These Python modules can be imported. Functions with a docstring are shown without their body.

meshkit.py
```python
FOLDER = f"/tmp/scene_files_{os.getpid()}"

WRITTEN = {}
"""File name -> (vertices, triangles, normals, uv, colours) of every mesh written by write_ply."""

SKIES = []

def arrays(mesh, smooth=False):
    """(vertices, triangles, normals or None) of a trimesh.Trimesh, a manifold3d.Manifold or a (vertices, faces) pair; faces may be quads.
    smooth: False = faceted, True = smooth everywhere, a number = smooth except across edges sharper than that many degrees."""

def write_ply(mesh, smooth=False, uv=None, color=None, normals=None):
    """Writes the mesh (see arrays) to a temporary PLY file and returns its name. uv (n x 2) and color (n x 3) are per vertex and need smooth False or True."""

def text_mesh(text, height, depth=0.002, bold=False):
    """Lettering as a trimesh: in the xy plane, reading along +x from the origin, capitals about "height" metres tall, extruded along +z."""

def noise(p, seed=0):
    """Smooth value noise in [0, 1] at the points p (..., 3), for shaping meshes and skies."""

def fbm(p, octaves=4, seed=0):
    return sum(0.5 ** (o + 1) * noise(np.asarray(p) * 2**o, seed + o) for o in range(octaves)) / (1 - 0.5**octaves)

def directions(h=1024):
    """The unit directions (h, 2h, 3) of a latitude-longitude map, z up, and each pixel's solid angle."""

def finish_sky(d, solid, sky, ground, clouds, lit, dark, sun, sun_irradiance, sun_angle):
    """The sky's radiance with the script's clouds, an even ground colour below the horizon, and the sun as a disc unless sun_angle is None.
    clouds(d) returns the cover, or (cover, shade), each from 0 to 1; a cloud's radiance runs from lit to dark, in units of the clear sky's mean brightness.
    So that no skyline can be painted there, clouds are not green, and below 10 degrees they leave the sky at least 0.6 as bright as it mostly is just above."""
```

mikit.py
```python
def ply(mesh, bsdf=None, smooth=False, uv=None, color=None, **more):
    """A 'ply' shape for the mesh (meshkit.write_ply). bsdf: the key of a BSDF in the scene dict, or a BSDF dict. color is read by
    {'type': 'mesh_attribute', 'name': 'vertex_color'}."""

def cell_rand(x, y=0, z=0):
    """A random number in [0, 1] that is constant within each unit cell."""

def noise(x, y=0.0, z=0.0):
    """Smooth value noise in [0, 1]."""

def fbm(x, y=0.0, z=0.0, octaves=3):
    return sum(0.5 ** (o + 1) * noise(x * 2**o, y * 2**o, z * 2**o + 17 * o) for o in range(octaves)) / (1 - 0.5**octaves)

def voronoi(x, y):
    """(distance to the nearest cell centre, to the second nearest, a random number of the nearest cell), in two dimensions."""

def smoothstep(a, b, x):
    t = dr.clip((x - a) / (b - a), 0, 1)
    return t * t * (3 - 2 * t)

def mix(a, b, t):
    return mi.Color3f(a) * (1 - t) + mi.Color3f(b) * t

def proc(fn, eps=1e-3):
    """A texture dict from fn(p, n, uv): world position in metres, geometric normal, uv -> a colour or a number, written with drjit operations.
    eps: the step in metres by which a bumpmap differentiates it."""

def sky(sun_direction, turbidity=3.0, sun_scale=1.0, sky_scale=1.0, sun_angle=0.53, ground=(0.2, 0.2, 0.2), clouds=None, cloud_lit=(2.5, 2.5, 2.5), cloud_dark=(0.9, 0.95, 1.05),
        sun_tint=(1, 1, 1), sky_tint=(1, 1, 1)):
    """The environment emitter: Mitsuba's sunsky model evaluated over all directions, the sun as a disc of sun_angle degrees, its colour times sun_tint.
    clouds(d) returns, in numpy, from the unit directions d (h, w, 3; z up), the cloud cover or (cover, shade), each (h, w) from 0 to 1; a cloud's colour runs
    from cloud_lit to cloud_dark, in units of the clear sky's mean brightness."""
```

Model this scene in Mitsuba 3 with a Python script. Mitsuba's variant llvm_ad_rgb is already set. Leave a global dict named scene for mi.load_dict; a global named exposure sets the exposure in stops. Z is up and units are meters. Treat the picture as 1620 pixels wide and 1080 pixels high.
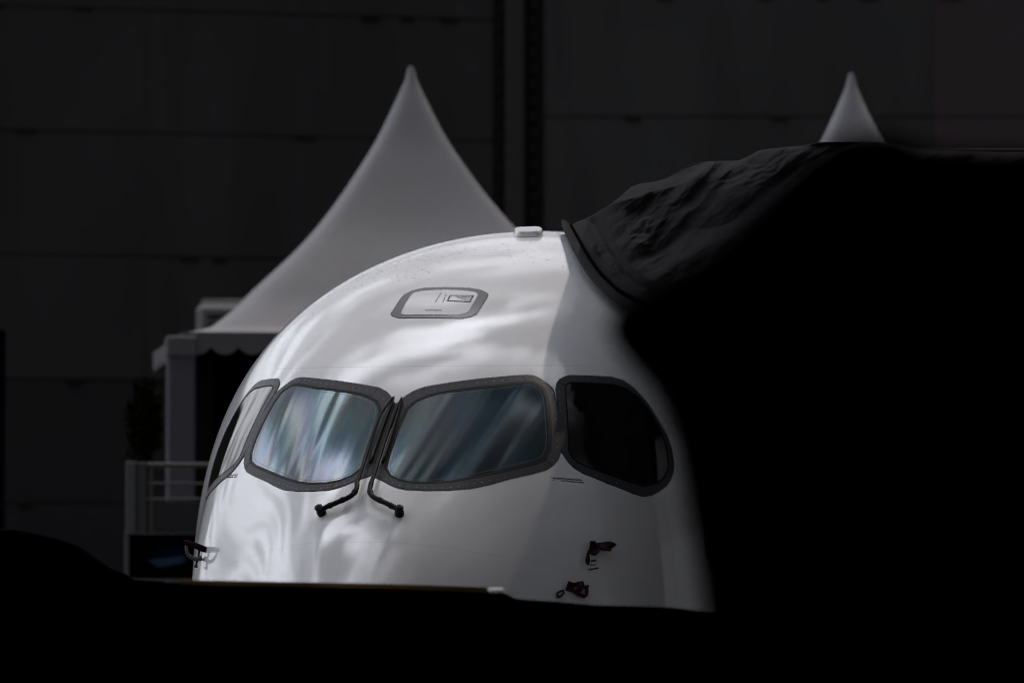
import math
import numpy as np
import trimesh
import shapely
from shapely.geometry import Polygon, LineString, Point
from scipy.interpolate import CubicSpline, PchipInterpolator
from scipy.spatial import Delaunay
import drjit as dr
import mitsuba as mi
import mikit
import meshkit

scene, labels = {}, {}
T4 = mi.ScalarTransform4f

# ---------------------------------------------------------------- camera, sky, exposure
EYE_Z, FOCUS, LENS = 4.5, 70.0, 14000.0          # eye height, focus distance, focal length in pixels of a 1620 pixel wide frame
PITCH = math.atan((1093.0 - 540.0) / LENS)
EYE = np.array([0.0, 0.0, EYE_Z])
scene['camera'] = {
    'type': 'thinlens', 'fov': 2 * math.degrees(math.atan(810.0 / LENS)), 'fov_axis': 'x',
    'aperture_radius': 0.05, 'focus_distance': FOCUS + 0.6, 'near_clip': 1.0, 'far_clip': 5000.0,
    'to_world': T4().look_at(origin=[0, 0, EYE_Z], target=[0, math.cos(PITCH), EYE_Z + math.sin(PITCH)], up=[0, 0, 1])}
exposure = 2.03

SUN = np.array([0.37, 0.37, 0.84])            # a veiled sun stands high behind the aircraft to the right: the cover throws its shadow on the nose
BANK = np.array([-0.62, 0.38, 0.60])          # the brightest cloud stands to the left
BANK /= np.linalg.norm(BANK)
SUN /= np.linalg.norm(SUN)


def clouds(d):
    """Broken cloud against the light: a bright bank low down, a dull belt, bright rags above it, glowing round the hidden sun."""
    z = np.maximum(d[..., 2], 0.0) + 0.30
    q = np.stack([d[..., 0] / z, d[..., 1] / z, z * 0.0 + 0.3], -1)
    w = meshkit.fbm(q * 1.3 + 5.3, 4, seed=4)
    f = meshkit.fbm(q * np.array([4.2, 8.0, 1.0]) + 3.0 * w[..., None], 7, seed=14)
    thick = 0.30 + 1.4 * np.clip((meshkit.fbm(q * np.array([5.0, 11.0, 1.0]) + 4.0 * w[..., None] + 3.1, 6, seed=23) - 0.36) / 0.3, 0, 1)
    rag = np.clip((f - 0.45) / 0.09, 0, 1)
    rag = rag * rag * (3 - 2 * rag)
    near = np.clip(d @ BANK, -1, 1) * 0.5 + 0.5
    el = np.degrees(np.arcsin(np.clip(d[..., 2], -1, 1))) + 44 * (meshkit.fbm(d * np.array([2.2, 2.2, 3.4]) + 2.0, 5, seed=7) - 0.5)

    def step(x, a, b):
        t = np.clip((x - a) / (b - a), 0, 1)
        return t * t * (3 - 2 * t)
    bank = 1 - step(el, 27, 38)
    upper = step(el, 45, 55) * (1 - 0.92 * step(el, 66, 80))
    bright = 0.08 + 3.9 * near ** 3.0 * bank * (0.40 + 0.60 * rag) + near ** 3.5 * (0.42 * (1 - 0.8 * step(el, 60, 84)) + 9.0 * near ** 2 * upper * rag * thick) + (0.3 + 0.7 * rag) * 2.6 * near ** 12
    gap = np.clip((meshkit.fbm(q * 1.7 + 9.1, 5, seed=8) - 0.56) / 0.10, 0, 1)
    return 1.0 - 0.12 * gap * step(el, 40, 55), 1 - np.clip(bright / 18.0, 0, 1)


scene['sky'] = mikit.sky(SUN.tolist(), turbidity=3, sun_scale=0.27, sun_angle=1.0, sun_tint=(0.88, 0.95, 1.10), clouds=clouds,
                         cloud_lit=(17.3, 17.6, 19.0), cloud_dark=(0.0, 0.0, 0.0), ground=(0.16, 0.16, 0.16))


# ---------------------------------------------------------------- helpers
def at(x, y, Y):
    """World point at distance Y for a position measured in the 1620 x 1080 frame (camera height and lens above)."""
    u, v = (x - 810.0) / LENS, (y - 540.0) / LENS
    d = np.array([u, math.cos(PITCH) + v * math.sin(PITCH), math.sin(PITCH) - v * math.cos(PITCH)])
    return EYE + d * (Y / d[1])


def put(key, mesh, bsdf, smooth=False, **more):
    scene[key] = mikit.ply(mesh, bsdf, smooth=smooth, **more)
    return key


def free(key):
    """key, or key_001, key_002 ... if taken."""
    if key not in scene:
        return key
    n = 1
    while f'{key}_{n:03d}' in scene:
        n += 1
    return f'{key}_{n:03d}'


def tag(key, label, category=None, group=None, kind=None):
    labels[key] = {k: v for k, v in dict(label=label, category=category, group=group, kind=kind).items() if v}


def cat(ms):
    return trimesh.util.concatenate([trimesh.Trimesh(m.vertices, m.faces, process=False) for m in ms])


def box(x0, x1, y0, y1, z0, z1, bevel=0.0):
    if bevel <= 0:
        m = trimesh.creation.box(extents=[x1 - x0, y1 - y0, z1 - z0])
    else:
        b = bevel
        pts = []
        for sx in (0, 1):
            for sy in (0, 1):
                for sz in (0, 1):
                    p = [(x0, x1)[sx], (y0, y1)[sy], (z0, z1)[sz]]
                    s = [(1, -1)[sx], (1, -1)[sy], (1, -1)[sz]]
                    for k in range(3):
                        q = [p[i] + (0 if i == k else s[i] * b) for i in range(3)]
                        pts.append(q)
        m = trimesh.convex.convex_hull(np.array(pts))
        return m
    m.apply_translation([(x0 + x1) / 2, (y0 + y1) / 2, (z0 + z1) / 2])
    return m


def tube(path, radius, sides=12, caps=True):
    """A round tube along a path; radius may be one number or one per point."""
    p = np.asarray(path, float)
    r = np.broadcast_to(np.asarray(radius, float), len(p))
    t = np.gradient(p, axis=0)
    t /= np.linalg.norm(t, axis=1, keepdims=True)
    up = np.array([0, 0, 1.0]) if abs(t[0, 2]) < 0.9 else np.array([1.0, 0, 0])
    V = []
    n = np.cross(t[0], up)
    for k in range(len(p)):
        n = n - t[k] * (n @ t[k])
        n /= np.linalg.norm(n)
        m = np.cross(t[k], n)
        a = np.arange(sides) * 2 * np.pi / sides
        V.append(p[k] + r[k] * (np.cos(a)[:, None] * n + np.sin(a)[:, None] * m))
    F = []
    for k in range(len(p) - 1):
        for i in range(sides):
            j = (i + 1) % sides
            F += [[k * sides + i, k * sides + j, (k + 1) * sides + j], [k * sides + i, (k + 1) * sides + j, (k + 1) * sides + i]]
    V = np.vstack(V)
    if caps:
        V = np.vstack([V, p[0], p[-1]])
        a, b, e = len(V) - 2, len(V) - 1, (len(p) - 1) * sides
        for i in range(sides):
            j = (i + 1) % sides
            F += [[a, j, i], [b, e + i, e + j]]
    m = trimesh.Trimesh(V, np.array(F), process=False)
    return m


def curve(pts, n=40):
    p = np.asarray(pts, float)
    s = np.concatenate([[0], np.cumsum(np.linalg.norm(np.diff(p, axis=0), axis=1))])
    return PchipInterpolator(s, p, axis=0)(np.linspace(0, s[-1], n))


def grid(P):
    """Faces of a grid of points P (m, n, 3)."""
    m, n = P.shape[:2]
    i = np.arange(m * n).reshape(m, n)
    a, b, c, d = i[:-1, :-1].ravel(), i[1:, :-1].ravel(), i[1:, 1:].ravel(), i[:-1, 1:].ravel()
    return trimesh.Trimesh(P.reshape(-1, 3), np.vstack([np.stack([a, b, c], 1), np.stack([a, c, d], 1)]), process=False)


def prism(outline, Y0, Y1, round_=0.0):
    """A solid between the distances Y0 < Y1 whose (x, z) outline is given; its long edges are rounded."""
    poly = shapely.geometry.Polygon(outline).buffer(0)
    steps = [(0.0, 0.0)] if round_ <= 0 else [(round_ * (1 - math.sin(a)), round_ * (1 - math.cos(a))) for a in np.linspace(0, np.pi / 2, 5)]
    if round_ <= 0:
        m = trimesh.creation.extrude_polygon(poly, Y1 - Y0)
        v = m.vertices.copy()
        m.vertices = np.stack([v[:, 0], Y1 - v[:, 2], v[:, 1]], 1)
        return m
    ms = []
    for inset, depth in steps:
        g = poly.buffer(-inset, join_style=2)
        ms.append((g, depth))
    out = []
    for k in range(len(ms) - 1):
        g, d0 = ms[k]
        d1 = ms[k + 1][1]
        hgt = max((Y1 - d1) - (Y0 + d0), 0.01)
        m = trimesh.creation.extrude_polygon(g if g.geom_type == 'Polygon' else max(g.geoms, key=lambda q: q.area), hgt)
        v = m.vertices.copy()
        m.vertices = np.stack([v[:, 0], Y0 + d0 + 0.002 * k + v[:, 2], v[:, 1]], 1)
        m.invert()
        out.append(m)
    return cat(out)


def rgb(*c):
    return {'type': 'rgb', 'value': list(c)}


def two(b):
    return {'type': 'twosided', 'bsdf': b}


def sm(x):
    x = np.clip(x, 0, 1)
    return x * x * (3 - 2 * x)


# ---------------------------------------------------------------- materials
ORG = np.array([-1.1202, 70.0, 6.19898])          # the airliner's own origin: foot of the post between its windshields
PSI = 0.2964
LAT = np.array([math.cos(PSI), -math.sin(PSI), 0])  # across the aircraft
AFT = np.array([math.sin(PSI), math.cos(PSI), 0])   # towards the tail


def craft(p):
    x, y, z = p.x - ORG[0], p.y - ORG[1], p.z - ORG[2]
    return x * LAT[0] + y * LAT[1], x * AFT[0] + y * AFT[1], z


def paint_colour(p, n, uv):
    a, b, c = craft(p)
    dirt = mikit.fbm(a * 1.7, b * 0.9, c * 1.7, octaves=4)
    streak = mikit.fbm(a * 9.0, b * 2.0, c * 0.8, octaves=3)
    v = 0.985 + 0.03 * (dirt - 0.5) + 0.03 * (streak - 0.5)

    def line(d, w):
        return 1 - mikit.smoothstep(w * 0.5, w * 1.3, dr.abs(d))
    seam = line(c - 0.885 - 0.02 * b, 0.0035) * mikit.smoothstep(0.9, 1.0, b) * (1 - mikit.smoothstep(1.5, 1.7, b)) * 0.55
    for s in (1.62, 2.95, 4.35):
        low = (1 - mikit.smoothstep(-0.2, -0.15, c)) if s == 1.62 else 1.0
        seam = dr.maximum(seam, line(b - s, 0.0035) * low)
    seam = dr.maximum(seam, line(c + 0.62 + 0.18 * b, 0.003) * 0.35)
    v = v * (1 - 0.35 * seam)
    return mi.Color3f(0.70, 0.705, 0.72) * v


def paint_wave(p, n, uv):
    a, b, c = craft(p)
    return 0.0011 * mikit.noise(a * 2.1, b * 1.7, c * 1.6) + 0.0005 * mikit.noise(a * 6.0, b * 5.0, c * 2.0)


scene['white_paint'] = {'type': 'bumpmap', 'scale': 1.0, 'texture': mikit.proc(paint_wave, eps=0.02),
                        'bsdf': {'type': 'roughplastic', 'int_ior': 1.9, 'alpha': 0.012, 'diffuse_reflectance': mikit.proc(paint_colour)}}
scene['grey_frame_metal'] = {'type': 'principled', 'base_color': rgb(0.042, 0.042, 0.048), 'roughness': 0.42, 'specular': 0.13}
scene['hatch_grey'] = {'type': 'roughplastic', 'int_ior': 1.7, 'alpha': 0.05, 'diffuse_reflectance': rgb(0.12, 0.12, 0.125)}
scene['rivet_metal'] = {'type': 'principled', 'base_color': rgb(0.35, 0.35, 0.36), 'roughness': 0.3, 'metallic': 0.7}
scene['black_rubber'] = {'type': 'principled', 'base_color': rgb(0.004, 0.004, 0.005), 'roughness': 0.5, 'specular': 0.15}
scene['wiper_black'] = {'type': 'principled', 'base_color': rgb(0.004, 0.004, 0.005), 'roughness': 0.5, 'specular': 0.12}
scene['black_print'] = {'type': 'diffuse', 'reflectance': rgb(0.03, 0.03, 0.035)}
scene['grey_print'] = {'type': 'diffuse', 'reflectance': rgb(0.16, 0.16, 0.17)}


def film(p, n, uv):
    """The uneven thickness of the heater film in the glass: an interference tint that stays with the pane."""
    a, b, c = craft(p)
    t = 2.2 * mikit.fbm(a * 5.0 - 1.6 * c, b * 1.0, c * 0.8, octaves=3) + 1.6 * a + 0.4 * c
    r = 0.47 + 0.07 * dr.cos(6.283 * (t + 0.00))
    g = 0.62 + 0.055 * dr.cos(6.283 * (t + 0.30))
    bl = 0.71 + 0.075 * dr.cos(6.283 * (t + 0.58))
    return mi.Color3f(r, g, bl)


def glass_wave(p, n, uv):
    a, b, c = craft(p)
    c = c * dr.select(a > 0, 1.0, 0.35)
    return 0.012 * mikit.noise(a * 5.5 - 1.8 * c, b * 0.6, c * 0.15) + 0.0035 * mikit.noise(a * 17.0 - 5.5 * c, b * 1.0, c * 0.3)


def coated_glass(weight, dark):
    return {'type': 'bumpmap', 'scale': 1.0, 'texture': mikit.proc(glass_wave, eps=0.01),
            'bsdf': {'type': 'blendbsdf', 'weight': weight,
                     'a': {'type': 'roughplastic', 'int_ior': 1.5, 'alpha': 0.02, 'diffuse_reflectance': rgb(*dark)},
                     'b': {'type': 'roughconductor', 'material': 'none', 'alpha': 0.03, 'specular_reflectance': mikit.proc(film)}}}


scene['windshield_glass'] = coated_glass(0.19, (0.003, 0.009, 0.013))
scene['glass_edge'] = {'type': 'roughplastic', 'int_ior': 1.5, 'alpha': 0.05, 'diffuse_reflectance': rgb(0.10, 0.11, 0.12)}
scene['side_glass'] = {'type': 'roughplastic', 'int_ior': 1.55, 'alpha': 0.01, 'diffuse_reflectance': rgb(0.003, 0.003, 0.003)}
scene['droplet_water'] = {'type': 'roughplastic', 'int_ior': 1.33, 'alpha': 0.03, 'diffuse_reflectance': rgb(0.34, 0.34, 0.35)}
scene['red_cloth'] = two({'type': 'principled', 'base_color': rgb(0.026, 0.005, 0.005), 'roughness': 0.75, 'specular': 0.3})
scene['red_dark_cloth'] = two({'type': 'principled', 'base_color': rgb(0.014, 0.003, 0.003), 'roughness': 0.8, 'specular': 0.1})
scene['black_strap'] = two({'type': 'principled', 'base_color': rgb(0.008, 0.007, 0.008), 'roughness': 0.7})
scene['probe_metal'] = {'type': 'principled', 'base_color': rgb(0.09, 0.09, 0.09), 'roughness': 0.5, 'metallic': 0.5}


def tarp_colour(p, n, uv):
    f = mikit.fbm(p.x * 3.1, p.y * 3.1, p.z * 3.1, octaves=4)
    return mi.Color3f(0.037, 0.037, 0.039) * (0.75 + 0.5 * f)


def weave(p, n, uv):
    return 0.004 * mikit.fbm(p.x * 9.0, p.y * 9.0, p.z * 13.0, octaves=4)


scene['tarp_cloth'] = two({'type': 'bumpmap', 'scale': 1.0, 'texture': mikit.proc(weave, eps=0.01),
                           'bsdf': {'type': 'diffuse', 'reflectance': mikit.proc(tarp_colour)}})
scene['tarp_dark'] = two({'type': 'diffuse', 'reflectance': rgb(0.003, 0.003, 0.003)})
scene['velvet_black'] = two({'type': 'diffuse', 'reflectance': rgb(0.0007, 0.0007, 0.0007)})


def board_colour(p, n, uv):
    f = mikit.fbm(p.x * 1.4, p.y * 30.0, p.z * 30.0, octaves=3)
    return mi.Color3f(0.085, 0.052, 0.022) * (0.25 + 1.5 * mikit.smoothstep(0.25, 0.75, f))


scene['brown_board'] = {'type': 'diffuse', 'reflectance': mikit.proc(board_colour)}
scene['white_plastic'] = {'type': 'principled', 'base_color': rgb(0.7, 0.7, 0.7), 'roughness': 0.4}


def tent_colour(p, n, uv):
    f = mikit.fbm(p.x * 0.8, p.y * 0.8, p.z * 0.5, octaves=3)
    return mi.Color3f(0.29, 0.29, 0.305) * (0.92 + 0.16 * f)


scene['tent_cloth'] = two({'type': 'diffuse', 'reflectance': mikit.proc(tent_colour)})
scene['valance_cloth'] = two({'type': 'diffuse', 'reflectance': rgb(0.14, 0.14, 0.145)})  # roof cloth darkened: dimmer light on the upright edge is put into the colour
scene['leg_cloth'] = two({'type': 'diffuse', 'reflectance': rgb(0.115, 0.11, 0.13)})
scene['inside_shade_black'] = two({'type': 'diffuse', 'reflectance': rgb(0.003, 0.003, 0.003)})


def hangar_colour(p, n, uv):
    v = 0.9 + 0.35 * (mikit.fbm(p.x * 0.35, p.y * 0.35, p.z * 0.2, octaves=4) - 0.5)
    rust = mikit.smoothstep(0.45, 0.75, mikit.fbm(p.x * 1.6, p.y * 0.4, p.z * 0.15 + 4.0, octaves=3))
    return mi.Color3f(0.063, 0.063, 0.064) * v * (1 - 0.15 * rust)


scene['hangar_panel_paint'] = {'type': 'principled', 'base_color': mikit.proc(hangar_colour), 'roughness': 0.7, 'specular': 0.2}
scene['hangar_shaded_paint'] = {'type': 'principled', 'base_color': rgb(0.036, 0.035, 0.038), 'roughness': 0.7, 'specular': 0.2}  # panel paint darkened: the shade low on the wall is put into the colour
scene['hangar_dark'] = {'type': 'diffuse', 'reflectance': rgb(0.024, 0.024, 0.025)}
scene['hangar_red'] = {'type': 'principled', 'base_color': rgb(0.072, 0.056, 0.062), 'roughness': 0.7, 'specular': 0.2}
scene['hangar_pilaster'] = {'type': 'principled', 'base_color': rgb(0.052, 0.052, 0.052), 'roughness': 0.7, 'specular': 0.2}
scene['deck_grey'] = {'type': 'diffuse', 'reflectance': rgb(0.2, 0.2, 0.2)}
scene['rail_paint'] = {'type': 'principled', 'base_color': rgb(0.075, 0.075, 0.075), 'roughness': 0.5}
scene['end_panel_paint'] = {'type': 'principled', 'base_color': rgb(0.085, 0.085, 0.09), 'roughness': 0.6}
scene['end_panel_shade'] = {'type': 'principled', 'base_color': rgb(0.045, 0.05, 0.046), 'roughness': 0.6}
scene['infill_glass'] = {'type': 'thindielectric', 'int_ior': 1.5}
scene['infill_frosted'] = two({'type': 'principled', 'base_color': rgb(0.03, 0.03, 0.032), 'roughness': 0.4, 'specular': 0.3})
scene['cabin_grey'] = {'type': 'principled', 'base_color': rgb(0.14, 0.14, 0.14), 'roughness': 0.6}
scene['navy_cloth'] = two({'type': 'diffuse', 'reflectance': rgb(0.001, 0.003, 0.0065)})


def poster_colour(p, n, uv):
    """A dark print: a pale blue wedge under a deep blue glow, flat ink on the board."""
    x, z = (p.x + 4.88) / 0.85, (p.z - 5.94) / 0.56
    top = 0.40 + 0.16 * x
    lo = dr.maximum(0.38 - 1.0 * (x - 0.28), 0.22 + 0.28 * (x - 0.44))
    wedge = mikit.smoothstep(0.0, 0.05, top - z) * mikit.smoothstep(0.0, 0.05, z - lo) * mikit.smoothstep(0.24, 0.32, x) * (1 - mikit.smoothstep(0.75, 0.9, x))
    glow = dr.exp(-dr.square((x - 0.72) / 0.28) - dr.square((z - 0.55) / 0.16))
    return mi.Color3f(0.002, 0.002, 0.003) + mi.Color3f(0.03, 0.05, 0.085) * wedge + mi.Color3f(0.001, 0.007, 0.024) * glow


scene['poster_print'] = {'type': 'diffuse', 'reflectance': mikit.proc(poster_colour)}
scene['leaf'] = two({'type': 'diffuse', 'reflectance': rgb(0.006, 0.0068, 0.003)})
scene['bark'] = {'type': 'diffuse', 'reflectance': rgb(0.02, 0.015, 0.01)}
scene['pot_grey'] = {'type': 'diffuse', 'reflectance': rgb(0.05, 0.05, 0.05)}


def ground_colour(p, n, uv):
    f = mikit.fbm(p.x * 0.25, p.y * 0.25, 0.0, octaves=4)
    return mi.Color3f(0.065, 0.065, 0.065) * (0.8 + 0.4 * f)


scene['apron_asphalt'] = {'type': 'diffuse', 'reflectance': mikit.proc(ground_colour)}

# ---------------------------------------------------------------- ground
g = trimesh.Trimesh([[-2000, -1500, 0], [2000, -1500, 0], [2000, 3000, 0], [-2000, 3000, 0]], [[0, 1, 2], [0, 2, 3]], process=False)
put('ground', g, 'apron_asphalt')
tag('ground', 'dark asphalt apron under the aircraft', kind='structure')

# ---------------------------------------------------------------- hangar behind
HY, HS = 165.0, 0.386                     # distance of the frontal door; slope of the left wall towards the camera
ROWS_L = [0.0] + [3.39 + 2.27 * k for k in range(8)] + [21.2]
ROWS_R = [0.0] + [3.85 + 2.27 * k for k in range(8)] + [22.0]
cl, sl = 1 / math.hypot(1, HS), HS / math.hypot(1, HS)


def wall_block(u0, u1, d0, d1, z0, z1, left, bevel=0.012):
    """A block on the left wall (u runs to the left along it) or on the frontal one (u runs to the right)."""
    b = box(u0, u1, d0, d1, z0, z1, bevel)
    v = np.array(b.vertices)
    if left:
        x = -0.32 - v[:, 0] * cl + v[:, 1] * -sl
        y = HY - v[:, 0] * sl + v[:, 1] * cl
        b = trimesh.Trimesh(np.stack([x, y, v[:, 2]], 1), b.faces[:, ::-1], process=False)
    else:
        b = trimesh.Trimesh(np.stack([0.58 + v[:, 0], HY + v[:, 1], v[:, 2]], 1), b.faces, process=False)
    return b


put('hangar__wall', cat([wall_block(0.0, 51, 0.05, 0.6, 0, 21.2, True, 0), wall_block(0.0, 70, 0.05, 0.6, 0, 22.0, False, 0),
                         box(-0.9, 1.2, HY + 0.61, HY + 0.9, 0, 21.1)]), 'hangar_dark')
tag('hangar', 'huge dark grey panelled hangar wall filling the background', 'hangar')
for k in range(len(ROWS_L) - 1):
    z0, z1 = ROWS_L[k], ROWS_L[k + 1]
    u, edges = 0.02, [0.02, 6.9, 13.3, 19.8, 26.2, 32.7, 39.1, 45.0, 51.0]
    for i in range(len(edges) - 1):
        put(free('hangar__panel'), wall_block(edges[i] + 0.002, edges[i + 1] - 0.002, -0.01 * ((i + k) % 2), 0.05, z0 + 0.016, z1 - 0.016, True), 'hangar_panel_paint' if k > 3 else 'hangar_shaded_paint')
for k in range(len(ROWS_R) - 1):
    z0, z1 = ROWS_R[k], ROWS_R[k + 1]
    edges = [0.02, 7.3, 14.6, 22.0, 30.0, 40.0, 50.0, 60.0, 70.0]
    for i in range(len(edges) - 1):
        put(free('hangar__panel'), wall_block(edges[i] + 0.002, edges[i + 1] - 0.002, -0.008 * ((i + k + 1) % 2), 0.05, z0 + 0.016, z1 - 0.016, False), 'hangar_red' if i == 1 else 'hangar_panel_paint')
# brackets that sit on the seams
rng = np.random.default_rng(5)
ms = []
for z in ROWS_L[2:9]:
    for u in np.arange(0.7, 44, 0.9) + rng.uniform(-0.35, 0.35, len(np.arange(0.7, 44, 0.9))):
        if rng.random() < 0.4:
            w, h = rng.uniform(0.10, 0.40), rng.uniform(0.03, 0.08)
            ms.append(wall_block(u, u + w, -0.05, 0.0, z - h, z + 0.03, True, 0))
for z in ROWS_R[2:9]:
    for u in np.arange(0.7, 30, 1.1) + rng.uniform(-0.4, 0.4, len(np.arange(0.7, 30, 1.1))):
        if rng.random() < 0.4:
            w, h = rng.uniform(0.10, 0.40), rng.uniform(0.03, 0.08)
            ms.append(wall_block(u, u + w, -0.05, 0.0, z - h, z + 0.03, False, 0))
put('hangar__bracket', cat(ms), 'hangar_dark')
labels['hangar__bracket'] = {'kind': 'stuff'}
put('hangar__door_post', box(-0.13, 0.24, HY - 0.20, HY + 0.027, 0, 21.4, 0.03), 'hangar_pilaster')
labels['hangar__door_post'] = {'label': 'vertical post between two dark toothed tracks'}
put('hangar__track_plate', box(-0.318, 0.578, HY + 0.03, HY + 0.08, 0, 21.3), 'hangar_dark')
for i in range(71):
    o = i % 2
    put(free('hangar__tooth'), box(-0.30 + 0.03 * o, -0.20 + 0.03 * o, HY - 0.06, HY + 0.027, 0.3 * i, 0.3 * i + 0.19, 0.01), 'hangar_dark')
    put(free('hangar__tooth'), box(0.28 + 0.06 * o, 0.44 + 0.06 * o, HY - 0.06, HY + 0.027, 0.3 * i + .1, 0.3 * i + 0.29, 0.01), 'hangar_dark')

# ---------------------------------------------------------------- chalet terrace and pagoda tents
DECK = 5.86
put('hospitality_building__wall', box(-4.9, 16, 113.2, 131, 0, DECK - 0.3, 0.05), 'hangar_dark')
put('hospitality_building__deck', box(-5.0, 16.1, 112.9, 131.2, DECK - 0.297, DECK, 0.03), 'deck_grey')
tag('hospitality_building', 'raised terrace deck of a dark building behind the aircraft', 'building')

PROFILE = PchipInterpolator([0, .047, .117, .17, .277, .37, .593, .715, .767, .86, .93, .97, 1.0], [0, 0.006, .022, .05, .12, .2, .391, .53, .60, .737, .8685, .9437, 1.0])   # height fraction from (1 - half width)


def roof_mesh(h, zt, ze, n=48, m=96):
    u = 1 - np.linspace(0, 1, n)[:, None] ** 1.2                       # half width, eave to peak
    th = (np.arange(m + 1) + 0.5) / m * 2 * np.pi
    e = 2 + 60 * sm((u - 0.03) / 0.6)
    r = (np.abs(np.cos(th)) ** e + np.abs(np.sin(th)) ** e) ** (-1 / e)
    w = np.maximum(u, 0.012) * h
    pinch = 1 - 0.06 * np.sin(np.pi * np.clip(u, 0, 1)) * np.cos(2 * th) ** 2
    z = ze + (zt - ze) * PROFILE(1 - u) - 0.03 * np.cos(2 * th) ** 2 * sm(u) * np.sin(np.pi * u)
    z = z + 0 * th
    return grid(np.stack([w * r * pinch * np.cos(th), w * r * pinch * np.sin(th), z], -1))


def ring(h, z0, z1, t):
    return cat([box(-h, h, -h, -h + t, z0, z1), box(-h, h, h - t, h, z0, z1), box(-h, -h + t, -h + t + .002, h - t - .002, z0, z1), box(h - t, h, -h + t + .002, h - t - .002, z0, z1)])


def valance_mesh(h, z0):
    """Scalloped edge cloth hanging on the four sides."""
    per = 0.36
    n = int(round(2 * h / per))
    xs = np.linspace(-h, h, n * 14 + 1)
    drop = 0.17 + 0.11 * np.abs(np.sin(np.pi * (xs + h) / (2 * h) * n)) ** 0.7
    poly = Polygon([(-h, 0.0)] + [(x, -d) for x, d in zip(xs, drop)] + [(h, 0.0)])
    m = trimesh.creation.extrude_polygon(poly, 0.012)
    v = np.array(m.vertices)
    face = trimesh.Trimesh(np.stack([v[:, 0], -h - 0.03 + v[:, 2], v[:, 1] + z0], 1), m.faces[:, ::-1], process=False)
    out = []
    for k in range(4):
        c = face.copy()
        c.apply_transform(trimesh.transformations.rotation_matrix(k * np.pi / 2, [0, 0, 1]))
        out.append(c)
    return cat(out)


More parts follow.
